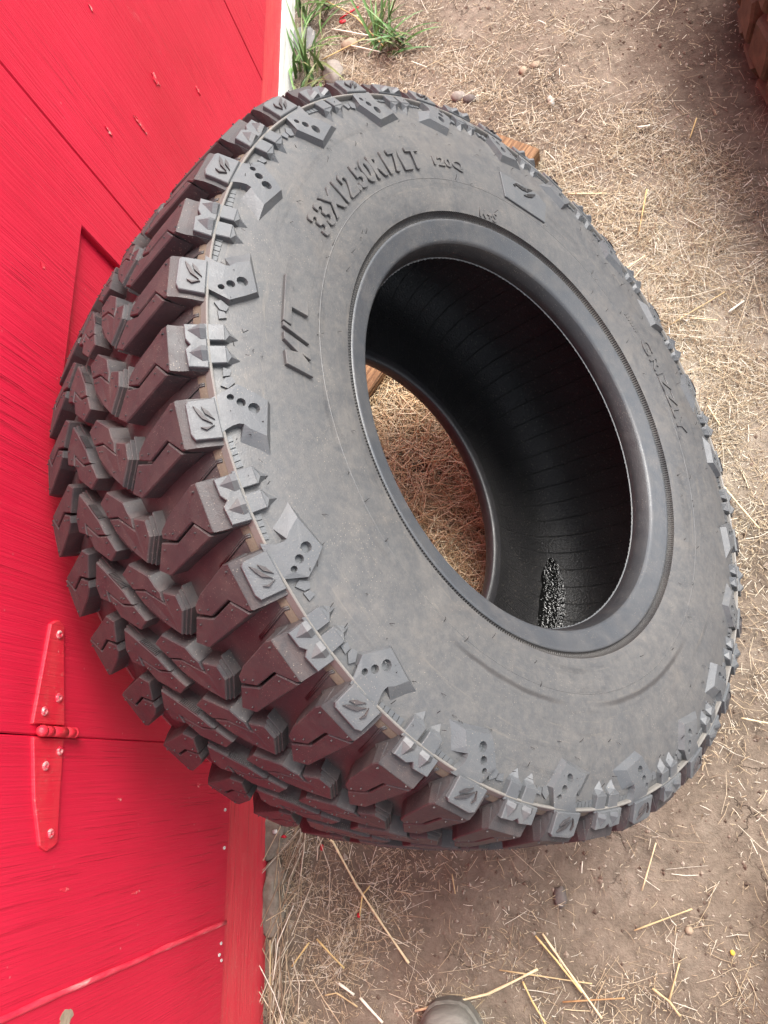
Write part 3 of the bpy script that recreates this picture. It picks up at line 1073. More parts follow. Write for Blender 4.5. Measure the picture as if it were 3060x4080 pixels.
def zigzag_mesh(mirror):
    mb = MB()
    sgn = -1 if mirror else 1
    for P in ([(-3.35, .3745), (-2.95, .3700), (-3.7, .3640), (-4.4, .3660), (-4.3, .3705)],
              [(-4.45, .3720), (-4.55, .3672), (-5.3, .3655), (-5.55, .3712)]):
        P = dg([(sgn * t, r) for t, r in P])
        slab(mb, P, P, 0.0020, -0.0005, side_map, 0.0, SC_SIDE)
    return mb.mesh("zigzag_strip")


def groove_wire_mesh():
    mb = MB()
    for off in (0.0, 0.22):
        P = [(-3.9 + off, .1452, .3842), (-4.0 + off, .1410, .3860), (-3.75 + off, .1360, .3878), (-3.2 + off, .1260, .3906), (-2.3 + off, .1080, .3946)]
        mb.tube([rib_pt(*p) for p in P], [0.0009] * 5, 5)
    return mb.mesh("groove_bead")


me_A, me_B = centre_mesh(False), centre_mesh(True)
me_L = {(fl, cl): lug_mesh(fl, cl) for fl in (False, True) for cl in (False, True)}
me_pad, me_mark, me_star, me_pt = pad_mesh(), crescent_mesh(), star_mesh(), spike_pair_mesh()
me_claw = {False: claw_mesh(False), True: claw_mesh(True)}
me_tooth = tooth_mesh()
me_lad = {f: ladder_mesh(f) for f in (False, True)}
me_zig = {f: zigzag_mesh(f) for f in (False, True)}
me_wire = groove_wire_mesh()
me_mudpad = me_pad


def place(name, me, mat, th, parent=tyre):
    o = link_mesh(name, me, mat, parent)
    o.rotation_euler = (0, 0, th * D2R)
    return o


for th, k in zip(LUG, KIND):
    th += random.uniform(-.22, .22)
    claw = (k % 2 == 0)
    place("tread_block", me_A, M_LUG, th)
    place("tread_block", me_B, M_LUG, th)
    lg = place("shoulder_lug", me_L[(False, claw)], M_LUG, th)
    place("shoulder_lug", me_L[(True, claw)], M_LUG, th)
    place("groove_bead", me_wire, M_LUG, th)
    if claw:
        up = (k % 4 == 2)
        pd = link_mesh("shoulder_pad", me_pad, M_PLATE, lg)
        mk = link_mesh("claw_mark", me_mark, M_LUG, lg)  # darker rubber stands in for groove shade on the raised mark
        place("claw_plate", me_claw[up], M_PLATE, th)
        place("ladder_strip", me_lad[up], M_PLATE, th)
        place("zigzag_strip", me_zig[up], M_PLATE, th)
    else:
        link_mesh("star_pad", me_star, M_PLATE, lg)
        link_mesh("star_point", me_pt, M_PLATE, lg)
        place("tooth_block", me_tooth, M_PLATE, th)


# raised lettering
def text_mesh(txt, th_start, th_end, r0, r1, h, name, bold=0.0, shear=0.0):
    cu = bpy.data.curves.new(name, 'FONT')
    cu.body = txt
    cu.size = 1.0
    cu.offset = bold
    cu.shear = shear
    cu.resolution_u = 3
    cu.extrude = 0.5
    ob = bpy.data.objects.new("text_source", cu)
    COL.objects.link(ob)
    dgp = bpy.context.evaluated_depsgraph_get()
    me = bpy.data.meshes.new_from_object(ob.evaluated_get(dgp))
    bpy.data.objects.remove(ob)
    bpy.data.curves.remove(cu)
    bm = bmesh.new()
    bm.from_mesh(me)
    bmesh.ops.remove_doubles(bm, verts=bm.verts, dist=1e-5)
    xs = [v.co.x for v in bm.verts]
    ys = [v.co.y for v in bm.verts]
    x0, x1, y0, y1 = min(xs), max(xs), min(ys), max(ys)
    for v in bm.verts:
        u = (v.co.x - x0) / (x1 - x0)
        w = (v.co.y - y0) / (y1 - y0)
        hh = h if v.co.z > 0 else -0.0005
        v.co = side_map((th_start + (th_end - th_start) * u) * D2R, r0 + (r1 - r0) * w, hh)
    bmesh.ops.recalc_face_normals(bm, faces=bm.faces)
    bm.to_mesh(me)
    bm.free()
    me.name = name
    return me


def lettering(*a, **k):
    me = text_mesh(*a, **k)
    return link_mesh(a[6], me, M_RUB, tyre)


lettering("33X12.50R17LT", -22.8, -62.6, 0.2900, 0.3150, 0.0026, "size_lettering", bold=0.032)
lettering("120Q", -66.8, -76.2, 0.2945, 0.3068, 0.0018, "load_lettering", bold=0.012)
lettering("M+S", -79.7, -86.2, 0.2485, 0.2590, 0.0014, "season_lettering", bold=0.012)
lettering("GRIZZLY", -144.2, -170.0, 0.2870, 0.3045, 0.0018, "name_lettering", bold=0.010)
for i in range(7):     # small illegible line and roundel before the name
    mb = MB()
    a = -136.0 - i * 0.85
    P = dg([(a, .2905), (a - .25, .3010 - 0.0004 * i), (a - .55, .3000 - 0.0004 * i), (a - .35, .2905)])
    slab(mb, P, P, 0.0008, -0.0005, side_map, 0.0, SC_SIDE)
    mb.obj("small_lettering", M_RUB, tyre)

mt = [
    # M, slash, T : (theta, r)
    [(6.9, .2965), (5.5, .3205), (3.3, .3205), (3.2, .3085), (1.55, .3205), (0.4, .3205), (2.0, .2965), (4.0, .2965), (3.35, .3045), (5.0, .2965)],
    [(1.25, .2965), (-0.55, .3205), (-1.25, .3205), (0.45, .2965)],
    [(-1.35, .3205), (-9.4, .3205), (-9.0, .3130), (-5.3, .3130), (-3.9, .2965), (-6.6, .2965), (-6.1, .3040), (-4.6, .3120), (-1.0, .3130)],
]
mt[2] = [(-1.5, .3205), (-9.6, .3205), (-9.2, .3130), (-6.9, .3130), (-6.4, .2965), (-3.9, .2965), (-4.2, .3130), (-1.1, .3130)]
for P in mt:
    mb = MB()
    P = dg(P)
    slab(mb, P, P, 0.0040, -0.0005, side_map, 0.0004, SC_SIDE)
    mb.obj("letter", M_RUB, tyre)

# emblem plate
mb = MB()
P = dg([(-88.6, .3187), (-89.4, .2865), (-103.3, .2885), (-103.4, .3190), (-100.5, .3240)])
slab(mb, P, P, 0.0022, -0.0005, side_map, 0.0005, SC_SIDE)
pl = mb.obj("emblem_plate", M_PLATE, tyre)
mb = MB()
for s in ([(-92.4, .3105), (-93.4, .3150), (-96.0, .3165), (-98.8, .3225), (-97.0, .3130), (-95.0, .3105), (-93.2, .3120), (-93.0, .3085)],
          [(-95.8, .3045), (-97.3, .3110), (-99.7, .3190), (-98.6, .3100), (-97.0, .3055)]):
    P = dg(s)
    slab(mb, P, P, 0.0032, 0.002, side_map, 0.0, SC_SIDE)
mb.obj("claw_mark", M_LINER, pl)

# vent hairs left by the mould
mb = MB()
for i in range(110):
    a = random.uniform(0, 360) * D2R
    r = random.choice([0.262, 0.283, 0.327, 0.338, 0.345]) + random.uniform(-.002, .002)
    p0 = Vector(side_map(a, r, 0.0))
    d = Vector((random.uniform(-1, 1), random.uniform(-1, 1), 0.5)).normalized() * random.uniform(0.003, 0.006)
    mb.tube([p0, p0 + d * .5 + Vector((0, 0, .001)), p0 + d], [0.0003, 0.0003, 0.0002], 3, False)
for i in range(150):
    j = random.randrange(len(LUG))
    a = (LUG[j] + random.uniform(-3, 3.5)) * D2R
    p0 = Vector(side_map(a, random.choice([0.3545, 0.362, 0.372]), 0.0042))
    d = Vector((random.uniform(-1, 1), random.uniform(-1, 1), 0.6)).normalized() * random.uniform(0.003, 0.005)
    mb.tube([p0, p0 + d], [0.0004, 0.0003], 3, False)
vh = mb.obj("vent_hair", M_LINER, tyre)
vh['kind'] = 'stuff'

# rain water lying in the lowest part of the tyre
def puddle():
    mb = MB()
    path = np.array([(-0.085, 0.3890), (-0.108, 0.382), (-0.126, 0.366), (-0.136, 0.345), (-0.1395, 0.320), (-0.138, 0.295)])
    acc = np.concatenate([[0], np.cumsum(np.linalg.norm(np.diff(path, axis=0), axis=1))])
    nu, nv = 90, 46
    vs, fs = [], []
    for i in range(nu):
        for j in range(nv):
            u, v = i / (nu - 1) * 2 - 1, j / (nv - 1) * 2 - 1
            k = math.sqrt(max(0.0, 1 - u * u))
            wob = 1 + 0.22 * mnoise.noise(Vector((u * 4, v * 2, 5)))
            th = (161 + 14 * u) * D2R
            a = 0.058 + 0.022 * v * wob * k
            w = float(np.interp(a, acc, path[:, 0]))
            r = float(np.interp(a, acc, path[:, 1]))
            f_ = 0.0013 + 0.00012 * k * (mnoise.noise(Vector((th * 55, a * 330, 1))) + 0.6 * mnoise.noise(Vector((th * 130, a * 800, 4)))) * (0.3 + 0.35 * (1 - u))
            w, r = w * (1 - f_ * 5), r * (1 - f_ * 2)
            vs.append(Vector((r * math.cos(th), r * math.sin(th), w)))
    for i in range(nu - 1):
        for j in range(nv - 1):
            fs.append((i * nv + j, i * nv + j + 1, (i + 1) * nv + j + 1, (i + 1) * nv + j))
    mb.add([tyre.matrix_world @ p for p in vs], fs, True)
    o = mb.obj("puddle", M_WET)
    tag(o, "shiny black wet patch inside the bottom of the leaning tyre", "puddle")


bpy.context.view_layer.update()
puddle()

# ------------------------------------------------------------------ big muddy tyre lying flat, only its edge reaches the picture
def muddy_tyre():
    C0, R, Wd = Vector((1.10, 1.265, 0.0)), 0.715, 0.40  # made extra tall out of view, so it shades the ground beside it
    root = empty("tyre", C0)
    root.rotation_euler = (0, 0, 0.02)
    tag(root, "large mud-caked brown tyre lying flat, its blocky tread cut off by the top right corner", "tyre")

    def rprof(z):
        e = min(z, Wd - z)
        return R - 0.055 * max(0.0, 1 - e / 0.075) ** 2
    prof = [(z, rprof(z) - 0.014) for z in np.linspace(0.0, Wd, 17)]
    prof = [(0.0, 0.36), (-0.0, 0.60)] + prof + [(Wd, 0.60), (Wd - 0.02, 0.36), (0.30, 0.33), (0.10, 0.33)]
    m, n = len(prof), 96
    mb = MB()
    vs = [(r * math.cos(2 * PI * k / n), r * math.sin(2 * PI * k / n), z) for k in range(n) for z, r in prof]
    fs = [(k * m + i, k * m + (i + 1) % m, ((k + 1) % n) * m + (i + 1) % m, ((k + 1) % n) * m + i) for k in range(n) for i in range(m)]
    mb.add(vs, fs, True)
    mb.obj("casing", M_MUDGROOVE, root)
    nb = 50
    st = 2 * PI / nb

    def wmap(a, z, h):
        r = rprof(z) - 0.013 + h
        return (r * math.cos(a), r * math.sin(a), z)
    rows = [[(.06, .012), (.10, .052), (.86, .060), (.90, .014)],
            [(.04, .074), (.12, .148), (.80, .156), (.90, .120), (.86, .078)],
            [(.06, .172), (.02, .205), (.10, .246), (.84, .250), (.90, .215), (.82, .170)],
            [(.10, .266), (.04, .300), (.12, .334), (.82, .340), (.86, .268)]]
    for i, P in enumerate(rows):
        P2 = [(p[0] * st, p[1]) for p in P]
        met = [(p[0] * R, p[1]) for p in P2]
        base = [(x / R, y) for x, y in offset_poly(met, 0.005)]
        b = MB()
        slab(b, P2, base, 0.016, -0.002, wmap, 0.0045, (R, 1))
        me = b.mesh("tread_block")
        for k in range(nb):
            o = link_mesh("tread_block", me, M_MUDTYRE, root)
            o.rotation_euler = (0, 0, (k + (0.5 if i % 2 else 0) + random.uniform(-.03, .03)) * st)


muddy_tyre()

# ------------------------------------------------------------------ timber lying under the tyre
def timber():
    L, W, H = 0.70, 0.115, 0.034
    d = Vector((0.589, 0.808, 0))
    p = Vector((-0.808, 0.589, 0))
    end = Vector((0.013, 1.112, 0))
    mb = MB()
    nseg = 14
    prof = [(0.0, 0.0), (0.0, H - 0.003), (0.003, H), (W - 0.003, H), (W, H - 0.003), (W, 0.0)]
    vs, fs = [], []
    m = len(prof)
    for i in range(nseg + 1):
        t = L * i / nseg
        for (w, h) in prof:
            jit = random.uniform(-0.0007, 0.0007)
            vs.append((w + jit, -t, h + jit))
    for i in range(nseg):
        for k in range(m):
            j = (k + 1) % m
            fs.append((i * m + k, i * m + j, (i + 1) * m + j, (i + 1) * m + k))
    fs.append(tuple(range(m)))
    fs.append(tuple(nseg * m + k for k in range(m)))
    mb.add(vs, fs)
    o = mb.obj("timber_plank", M_TIMBER)
    o.matrix_world = Matrix(((p.x, d.x, 0, end.x), (p.y, d.y, 0, end.y), (0, 0, 1, 0.0), (0, 0, 0, 1)))
    tag(o, "weathered brown plank lying on the straw under the leaning tyre", "plank")


timber()


# ------------------------------------------------------------------ boots of the person taking the picture
def boot(toe, yaw, name_label, length=0.30, width=0.105):
    root = empty("boot", (toe[0], toe[1], 0))
    root.rotation_euler = (0, 0, yaw)
    tag(root, name_label, "boot")
    # local: +Y towards the toe, toe tip at y = 0
    def outline(k, grow=0.0):
        pts = []
        n = 40
        for i in range(n):
            a = 2 * PI * i / n
            y = -length / 2 + (length / 2 + grow) * math.sin(a)
            t = (y + length) / length                   # 0 heel .. 1 toe
            w = width / 2 * (0.72 + 0.34 * math.sin(max(0, min(1, t)) * PI * 0.62) ** 2) + grow
            x = w * math.copysign(abs(math.cos(a)) ** 0.62, math.cos(a))
            pts.append((x * k, y))
        return pts
    mb = MB()
    o0 = outline(1.0, 0.004)
    slab(mb, o0, o0, 0.026, 0.0, lambda x, y, h: (x, y, h), 0.003, bottom=True)
    so = mb.obj("sole", M_SOLE, root)
    mb = MB()
    rows = []
    n = 40
    base = outline(1.0)
    vs, fs = [], []
    levels = [(0.026, 1.0), (0.045, 1.0), (0.062, 0.93), (0.076, 0.78), (0.086, 0.55), (0.092, 0.25)]
    # vamp dome, height rising towards the ankle
    for (z, k) in levels:
        for (x, y) in base:
            t = (y + length) / length
            hz = z if z < 0.05 else 0.05 + (z - 0.05) * (0.55 + 1.1 * (1 - t))
            yc = -length * 0.5
            vs.append((x * k, yc + (y - yc) * (0.35 + 0.65 * k), hz))
    for j in range(len(levels) - 1):
        for i in range(n):
            fs.append((j * n + i, j * n + (i + 1) % n, (j + 1) * n + (i + 1) % n, (j + 1) * n + i))
    fs.append(tuple((len(levels) - 1) * n + i for i in range(n)))
    mb.add(vs, fs, True)
    mb.obj("upper", M_BOOT, root)
    # ankle shaft and trouser leg
    mb = MB()
    mb.tube([(0, -length * .72, 0.05), (0, -length * .73, 0.12), (0, -length * .75, 0.20)], [0.048, 0.047, 0.050], 16)
    mb.obj("shaft", M_BOOT, root)
    mb = MB()
    mb.tube([(0, -length * .74, 0.11), (0, -length * .78, 0.30), (0, -length * .80, 0.46)], [0.062, 0.068, 0.075], 18)
    mb.obj("trouser_leg", M_CLOTH, root)
    # cross laces
    mb = MB()
    for i in range(4):
        y = -length * (0.34 + i * 0.07)
        z = 0.098 + i * 0.012
        mb.tube([(-0.028, y, z - 0.012), (0, y + 0.004, z), (0.028, y, z - 0.012)], [0.0022] * 3, 5)
    mb.obj("lace", M_SOLE, root)
    return root


boot((-0.222, -0.318), 0.06, "worn grey brown boot toe at the bottom edge, nearest the wall")
boot((0.290, -0.125), -0.05, "worn grey brown boot along the right edge of the picture")


# ------------------------------------------------------------------ stones and small litter
def stone(name, loc, size, mat, label, cat, seed=0, rz=0.0, group=None, sub=2, lump=0.18):
    bm = bmesh.new()
    bmesh.ops.create_icosphere(bm, subdivisions=sub, radius=1.0)
    for v in bm.verts:
        nn = mnoise.noise(v.co * 1.3 + Vector((seed * 3.1, seed, 0))) * lump + mnoise.noise(v.co * 3.1 + Vector((seed, 0, seed))) * lump * .5
        v.co *= 1 + nn
        v.co = Vector((v.co.x * size[0], v.co.y * size[1], v.co.z * size[2]))
    me = bpy.data.meshes.new(name)
    bm.to_mesh(me)
    bm.free()
    me.polygons.foreach_set('use_smooth', [True] * len(me.polygons))
    o = link_mesh(name, me, mat)
    o.location = (loc[0], loc[1], min(loc[2], gz(loc[0], loc[1]) + size[2] * 0.25) if name in ('pebble', 'chip', 'clod', 'stone') else loc[2])
    o.rotation_euler = (0, 0, rz)
    tag(o, label, cat, group)
    return o


stone("pebble", (-0.373, 1.523, 0.003), (0.020, 0.017, 0.013), M_STONE_TAN, "smooth tan pebble between the grass clumps", "pebble", 1)
stone("pebble", (-0.412, 1.453, 0.002), (0.025, 0.036, 0.016), M_STONE_GREY, "larger smooth grey pebble just above the tyre by the grass", "pebble", 2)
stone("stone", (-0.480, 1.572, 0.006), (0.030, 0.045, 0.010), M_STONE_SLATE, "flat grey stone half hidden behind the grass at the white sill", "stone", 3, 0.2)
stone("pebble", (-0.140, 1.314, 0.004), (0.016, 0.013, 0.009), M_STONE_GREY, "small brownish grey pebble above the tyre, left of the dark one", "pebble", 4)
stone("pebble", (-0.117, 1.300, 0.004), (0.015, 0.010, 0.009), M_STONE_DARK, "small dark grey pebble above the tyre, beside a brownish one", "pebble", 5)
stone("pebble", (-0.004, 1.347, 0.002), (0.009, 0.011, 0.007), M_STONE_TAN, "tiny tan pebble on bare soil near the top of the picture", "pebble", 6)
stone("chip", (0.044, 1.259, 0.006), (0.007, 0.016, 0.005), M_CHIP, "pointed white chip lying on brown soil above the plank end", "chip", 7, 0.2, sub=1)
stone("chip", (0.020, 1.355, 0.004), (0.012, 0.010, 0.004), M_STONE_TAN, "dull pale chip on the soil beyond the white pointed one", "chip", 8, 0.6, sub=1)
stone("clod", (-0.056, -0.182, 0.004), (0.010, 0.014, 0.007), M_STONE_DARK, "dark soil clod in a small hollow below the tyre", "clod", 9, lump=0.35)
stone("pebble", (0.116, -0.221, 0.002), (0.006, 0.006, 0.005), M_STONE_TAN, "tiny tan pebble on bare soil at lower right", "pebble", 10)
stone("petal", (0.167, -0.245, 0.003), (0.0035, 0.004, 0.002), M_YELLOW, "tiny yellow petal on bare soil near the right boot", "petal", 11, sub=1)
stone("concrete_lump", (-0.500, -0.100, -0.004), (0.030, 0.040, 0.016), M_CONCRETE, "rough grey concrete lump against the skirting, nearer the tyre", "concrete", 12, lump=.55, sub=4)
stone("concrete_lump", (-0.499, -0.190, -0.004), (0.026, 0.044, 0.017), M_CONCRETE, "rough grey brown concrete lump against the skirting, farther from the tyre", "concrete", 13, lump=.55, sub=4)
stone("paint_flake", (-0.491, -0.096, 0.014), (0.006, 0.004, 0.002), M_CHIP, "white paint flake on the concrete lump near the tyre", "paint flake", 14, sub=1)
stone("paint_flake", (-0.478, -0.103, 0.011), (0.006, 0.003, 0.0015), M_REDCHIP, "red paint flake beside the white one near the skirting", "paint flake", 15, sub=1)
stone("paint_flake", (-0.416, -0.119, 0.006), (0.003, 0.006, 0.0015), M_REDCHIP, "red paint flake in the straw just below the tyre tread", "paint flake", 16, sub=1)
stone("paint_flake", (-0.356, -0.213, 0.006), (0.003, 0.004, 0.0015), M_REDCHIP, "red paint flake touching the long stalk, at lower left", "paint flake", 17, sub=1)
stone("paint_flake", (-0.388, 1.588, 0.006), (0.010, 0.006, 0.002), M_REDCHIP, "small red paint flake among straw at the top, by the painted stick", "paint flake", 18, sub=1)


def painted_stick():
    mb = MB()
    mb.tube([(-0.395, 1.597, 0.006), (-0.372, 1.608, 0.007), (-0.350, 1.620, 0.006)], [0.0015, 0.0024, 0.0018], 6)
    o = mb.obj("painted_splinter", M_REDCHIP)
    tag(o, "red painted wood splinter lying among the grass at the top", "splinter")


painted_stick()


# ------------------------------------------------------------------ grass clumps: every blade its own piece
def blade_mesh(length, width, lean, az, droop, col):
    n = 5
    vs, fs, cols = [], [], []
    d = Vector((math.cos(az), math.sin(az), 0))
    sd_ = Vector((-math.sin(az), math.cos(az), 0))
    for i in range(n + 1):
        t = i / n
        a = lean + droop * t
        p = Vector((0, 0, 0))
        # integrate the arc
        for q in range(i):
            tt = (q + .5) / n
            aa = lean + droop * tt
            p += (d * math.sin(aa) + Vector((0, 0, 1)) * math.cos(aa)) * (length / n)
        w = width * (1 - t ** 1.8) * (0.75 + 0.5 * t * (1 - t)) * .5
        nrm = d * -math.cos(a) + Vector((0, 0, 1)) * math.sin(a)
        vs += [p - sd_ * w, p - nrm * w * .45, p + sd_ * w]
        k = 0.85 + 0.3 * t
        cols += [(col[0] * k, col[1] * k, col[2] * k, 1)] * 3
    for i in range(n):
        b = i * 3
        fs += [(b, b + 1, b + 4, b + 3), (b + 1, b + 2, b + 5, b + 4)]
    me = bpy.data.meshes.new("blade")
    me.from_pydata([tuple(v) for v in vs], [], fs)
    ca = me.color_attributes.new("Col", 'FLOAT_COLOR', 'POINT')
    for i, c in enumerate(cols):
        ca.data[i].color = c
    me.polygons.foreach_set('use_smooth', [True] * len(fs))
    return me


def grass_clump(loc, n, spread, lmin, lmax, label, az_c=0.0, az_w=PI, flat=0.0):
    root = empty("grass_clump", (loc[0], loc[1], 0))
    tag(root, label, "grass", "grass clumps near the white sill")
    for i in range(n):
        c = random.choice([(0.085, 0.18, 0.045), (0.11, 0.22, 0.06), (0.065, 0.14, 0.04), (0.15, 0.26, 0.085), (0.19, 0.22, 0.09)])
        L = random.uniform(lmin, lmax)
        az = az_c + random.uniform(-az_w, az_w)
        me = blade_mesh(L, random.uniform(0.006, 0.0105), random.uniform(0.3, 1.0) + flat, az, random.uniform(0.3, 1.2), c)
        o = link_mesh("blade", me, M_GRASS, root)
        o.location = (random.gauss(0, spread), random.gauss(0, spread * 1.2), -0.002)
    return root


grass_clump((-0.478, 1.478), 28, 0.018, 0.08, 0.19, "bushy green grass clump against the white sill, just above the tyre", 0.2, 1.9)
grass_clump((-0.490, 1.405), 12, 0.014, 0.06, 0.13, "low sparse grass tuft at the white sill, touching the tyre top", 0.1, 1.2, 0.4)
grass_clump((-0.470, 1.650), 24, 0.026, 0.07, 0.17, "grass clump at the very top edge against the white sill", 0.0, 1.9)
grass_clump((-0.310, 1.515), 24, 0.020, 0.07, 0.16, "green grass tuft right of the tan pebble", 0.6, 1.7)
grass_clump((-0.255, 1.492), 12, 0.010, 0.06, 0.13, "thin upright grass tuft farthest from the wall", 0.4, PI)
grass_clump((-0.288, 1.470), 4, 0.006, 0.09, 0.15, "few long flat grass blades lying toward the bare soil", -0.3, 0.35, 0.85)


# ------------------------------------------------------------------ straw
STRAW_COLS = np.array([(0.62, 0.51, 0.36), (0.50, 0.39, 0.26), (0.74, 0.65, 0.50), (0.44, 0.33, 0.21), (0.36, 0.26, 0.17), (0.80, 0.73, 0.60), (0.32, 0.23, 0.15), (0.56, 0.44, 0.28)])


def straw_field(name, xy, length, ang, width, z0, cols, curve, tilt, kind='stuff', label=None):
    n = len(xy)
    K = 3                       # rings
    t = np.linspace(-0.5, 0.5, K)
    dirv = np.stack([np.cos(ang), np.sin(ang)], 1)
    per = np.stack([-np.sin(ang), np.cos(ang)], 1)
    pos = np.zeros((n, K, 3))
    for i, tt in enumerate(t):
        off = dirv * (length * tt)[:, None] + per * (curve * length * (0.25 - tt * tt) * 2)[:, None]
        pos[:, i, 0:2] = xy + off
        pos[:, i, 2] = z0 + tilt * length * tt
    pos[:, :, 2] = np.maximum(pos[:, :, 2], -0.004)
    M = 3
    verts = np.zeros((n, K, M, 3))
    for k in range(M):
        a = 2 * PI * k / M + 0.5
        u = np.cos(a) * width / 2
        w = np.sin(a) * width / 2 * 0.7
        for i in range(K):
            tap = 1.0 if i == 1 else 0.8
            verts[:, i, k, 0] = pos[:, i, 0] + per[:, 0] * u * tap
            verts[:, i, k, 1] = pos[:, i, 1] + per[:, 1] * u * tap
            verts[:, i, k, 2] = pos[:, i, 2] + w * tap
    verts = verts.reshape(-1, 3)
    base = (np.arange(n) * K * M)[:, None]
    loc = []
    for i in range(K - 1):
        for k in range(M):
            k2 = (k + 1) % M
            loc.append([i * M + k, i * M + k2, (i + 1) * M + k2, (i + 1) * M + k])
    loc = np.array(loc).reshape(1, -1)
    faces = (base + loc).reshape(-1)
    nf = n * (K - 1) * M
    me = bpy.data.meshes.new(name)
    me.vertices.add(len(verts))
    me.vertices.foreach_set('co', verts.ravel())
    me.loops.add(nf * 4)
    me.loops.foreach_set('vertex_index', faces.astype(np.int32))
    me.polygons.add(nf)
    me.polygons.foreach_set('loop_start', np.arange(0, nf * 4, 4, dtype=np.int32))
    me.polygons.foreach_set('loop_total', np.full(nf, 4, dtype=np.int32))
    me.polygons.foreach_set('use_smooth', np.ones(nf, dtype=bool))
    me.update(calc_edges=True)
    ca = me.color_attributes.new("Col", 'FLOAT_COLOR', 'POINT')
    cc = np.ones((n, K * M, 4))
    cc[:, :, 0:3] = cols[:, None, :]
    ca.data.foreach_set('color', cc.ravel())
    o = link_mesh(name, me, M_STRAW)
    if kind: o['kind'] = kind
    if label: o['label'] = label
    return o


def density(x, y):
    d = np.full_like(x, 0.10)
    g = lambda cx, cy, sx, sy: np.exp(-((x - cx) / sx) ** 2 - ((y - cy) / sy) ** 2)
    d += 0.85 * g(0.22, 0.72, 0.16, 0.36)          # pale litter right of the tyre
    d += 0.75 * g(0.12, 1.02, 0.17, 0.16)
    d += 0.9 * g(-0.20, 0.46, 0.18, 0.34)          # inside / under the tyre
    d += 0.55 * g(-0.25, 1.32, 0.28, 0.14)
    d += 0.45 * g(-0.40, 1.55, 0.12, 0.14)
    d += 0.42 * g(-0.40, -0.20, 0.10, 0.18)        # below the tyre, along the wall
    d += 0.10 * g(0.0, -0.32, 0.25, 0.06)
    d -= 0.10 * g(0.05, -0.12, 0.22, 0.14)
    d -= 0.30 * g(0.36, 1.30, 0.24, 0.20)
    n_ = (np.sin(x * 31 + 2.3 * np.sin(y * 17 + 1)) + np.sin(y * 27 + 2.1 * np.sin(x * 23 + 4)) + np.sin((x + y) * 43 + 1.5 * np.sin((x - y) * 29))) / 3
    d = d * np.clip(0.72 + 0.75 * n_, 0.18, 1.4)
    return np.clip(d, 0.03, 1)


def scatter(n, lo, hi):
    out = []
    tot = 0
    while tot < n:
        p = rng.uniform(lo, hi, (n * 3, 2))
        k = rng.uniform(0, 1, len(p)) < density(p[:, 0], p[:, 1])
        p = p[k]
        out.append(p)
        tot += len(p)
    return np.concatenate(out)[:n]


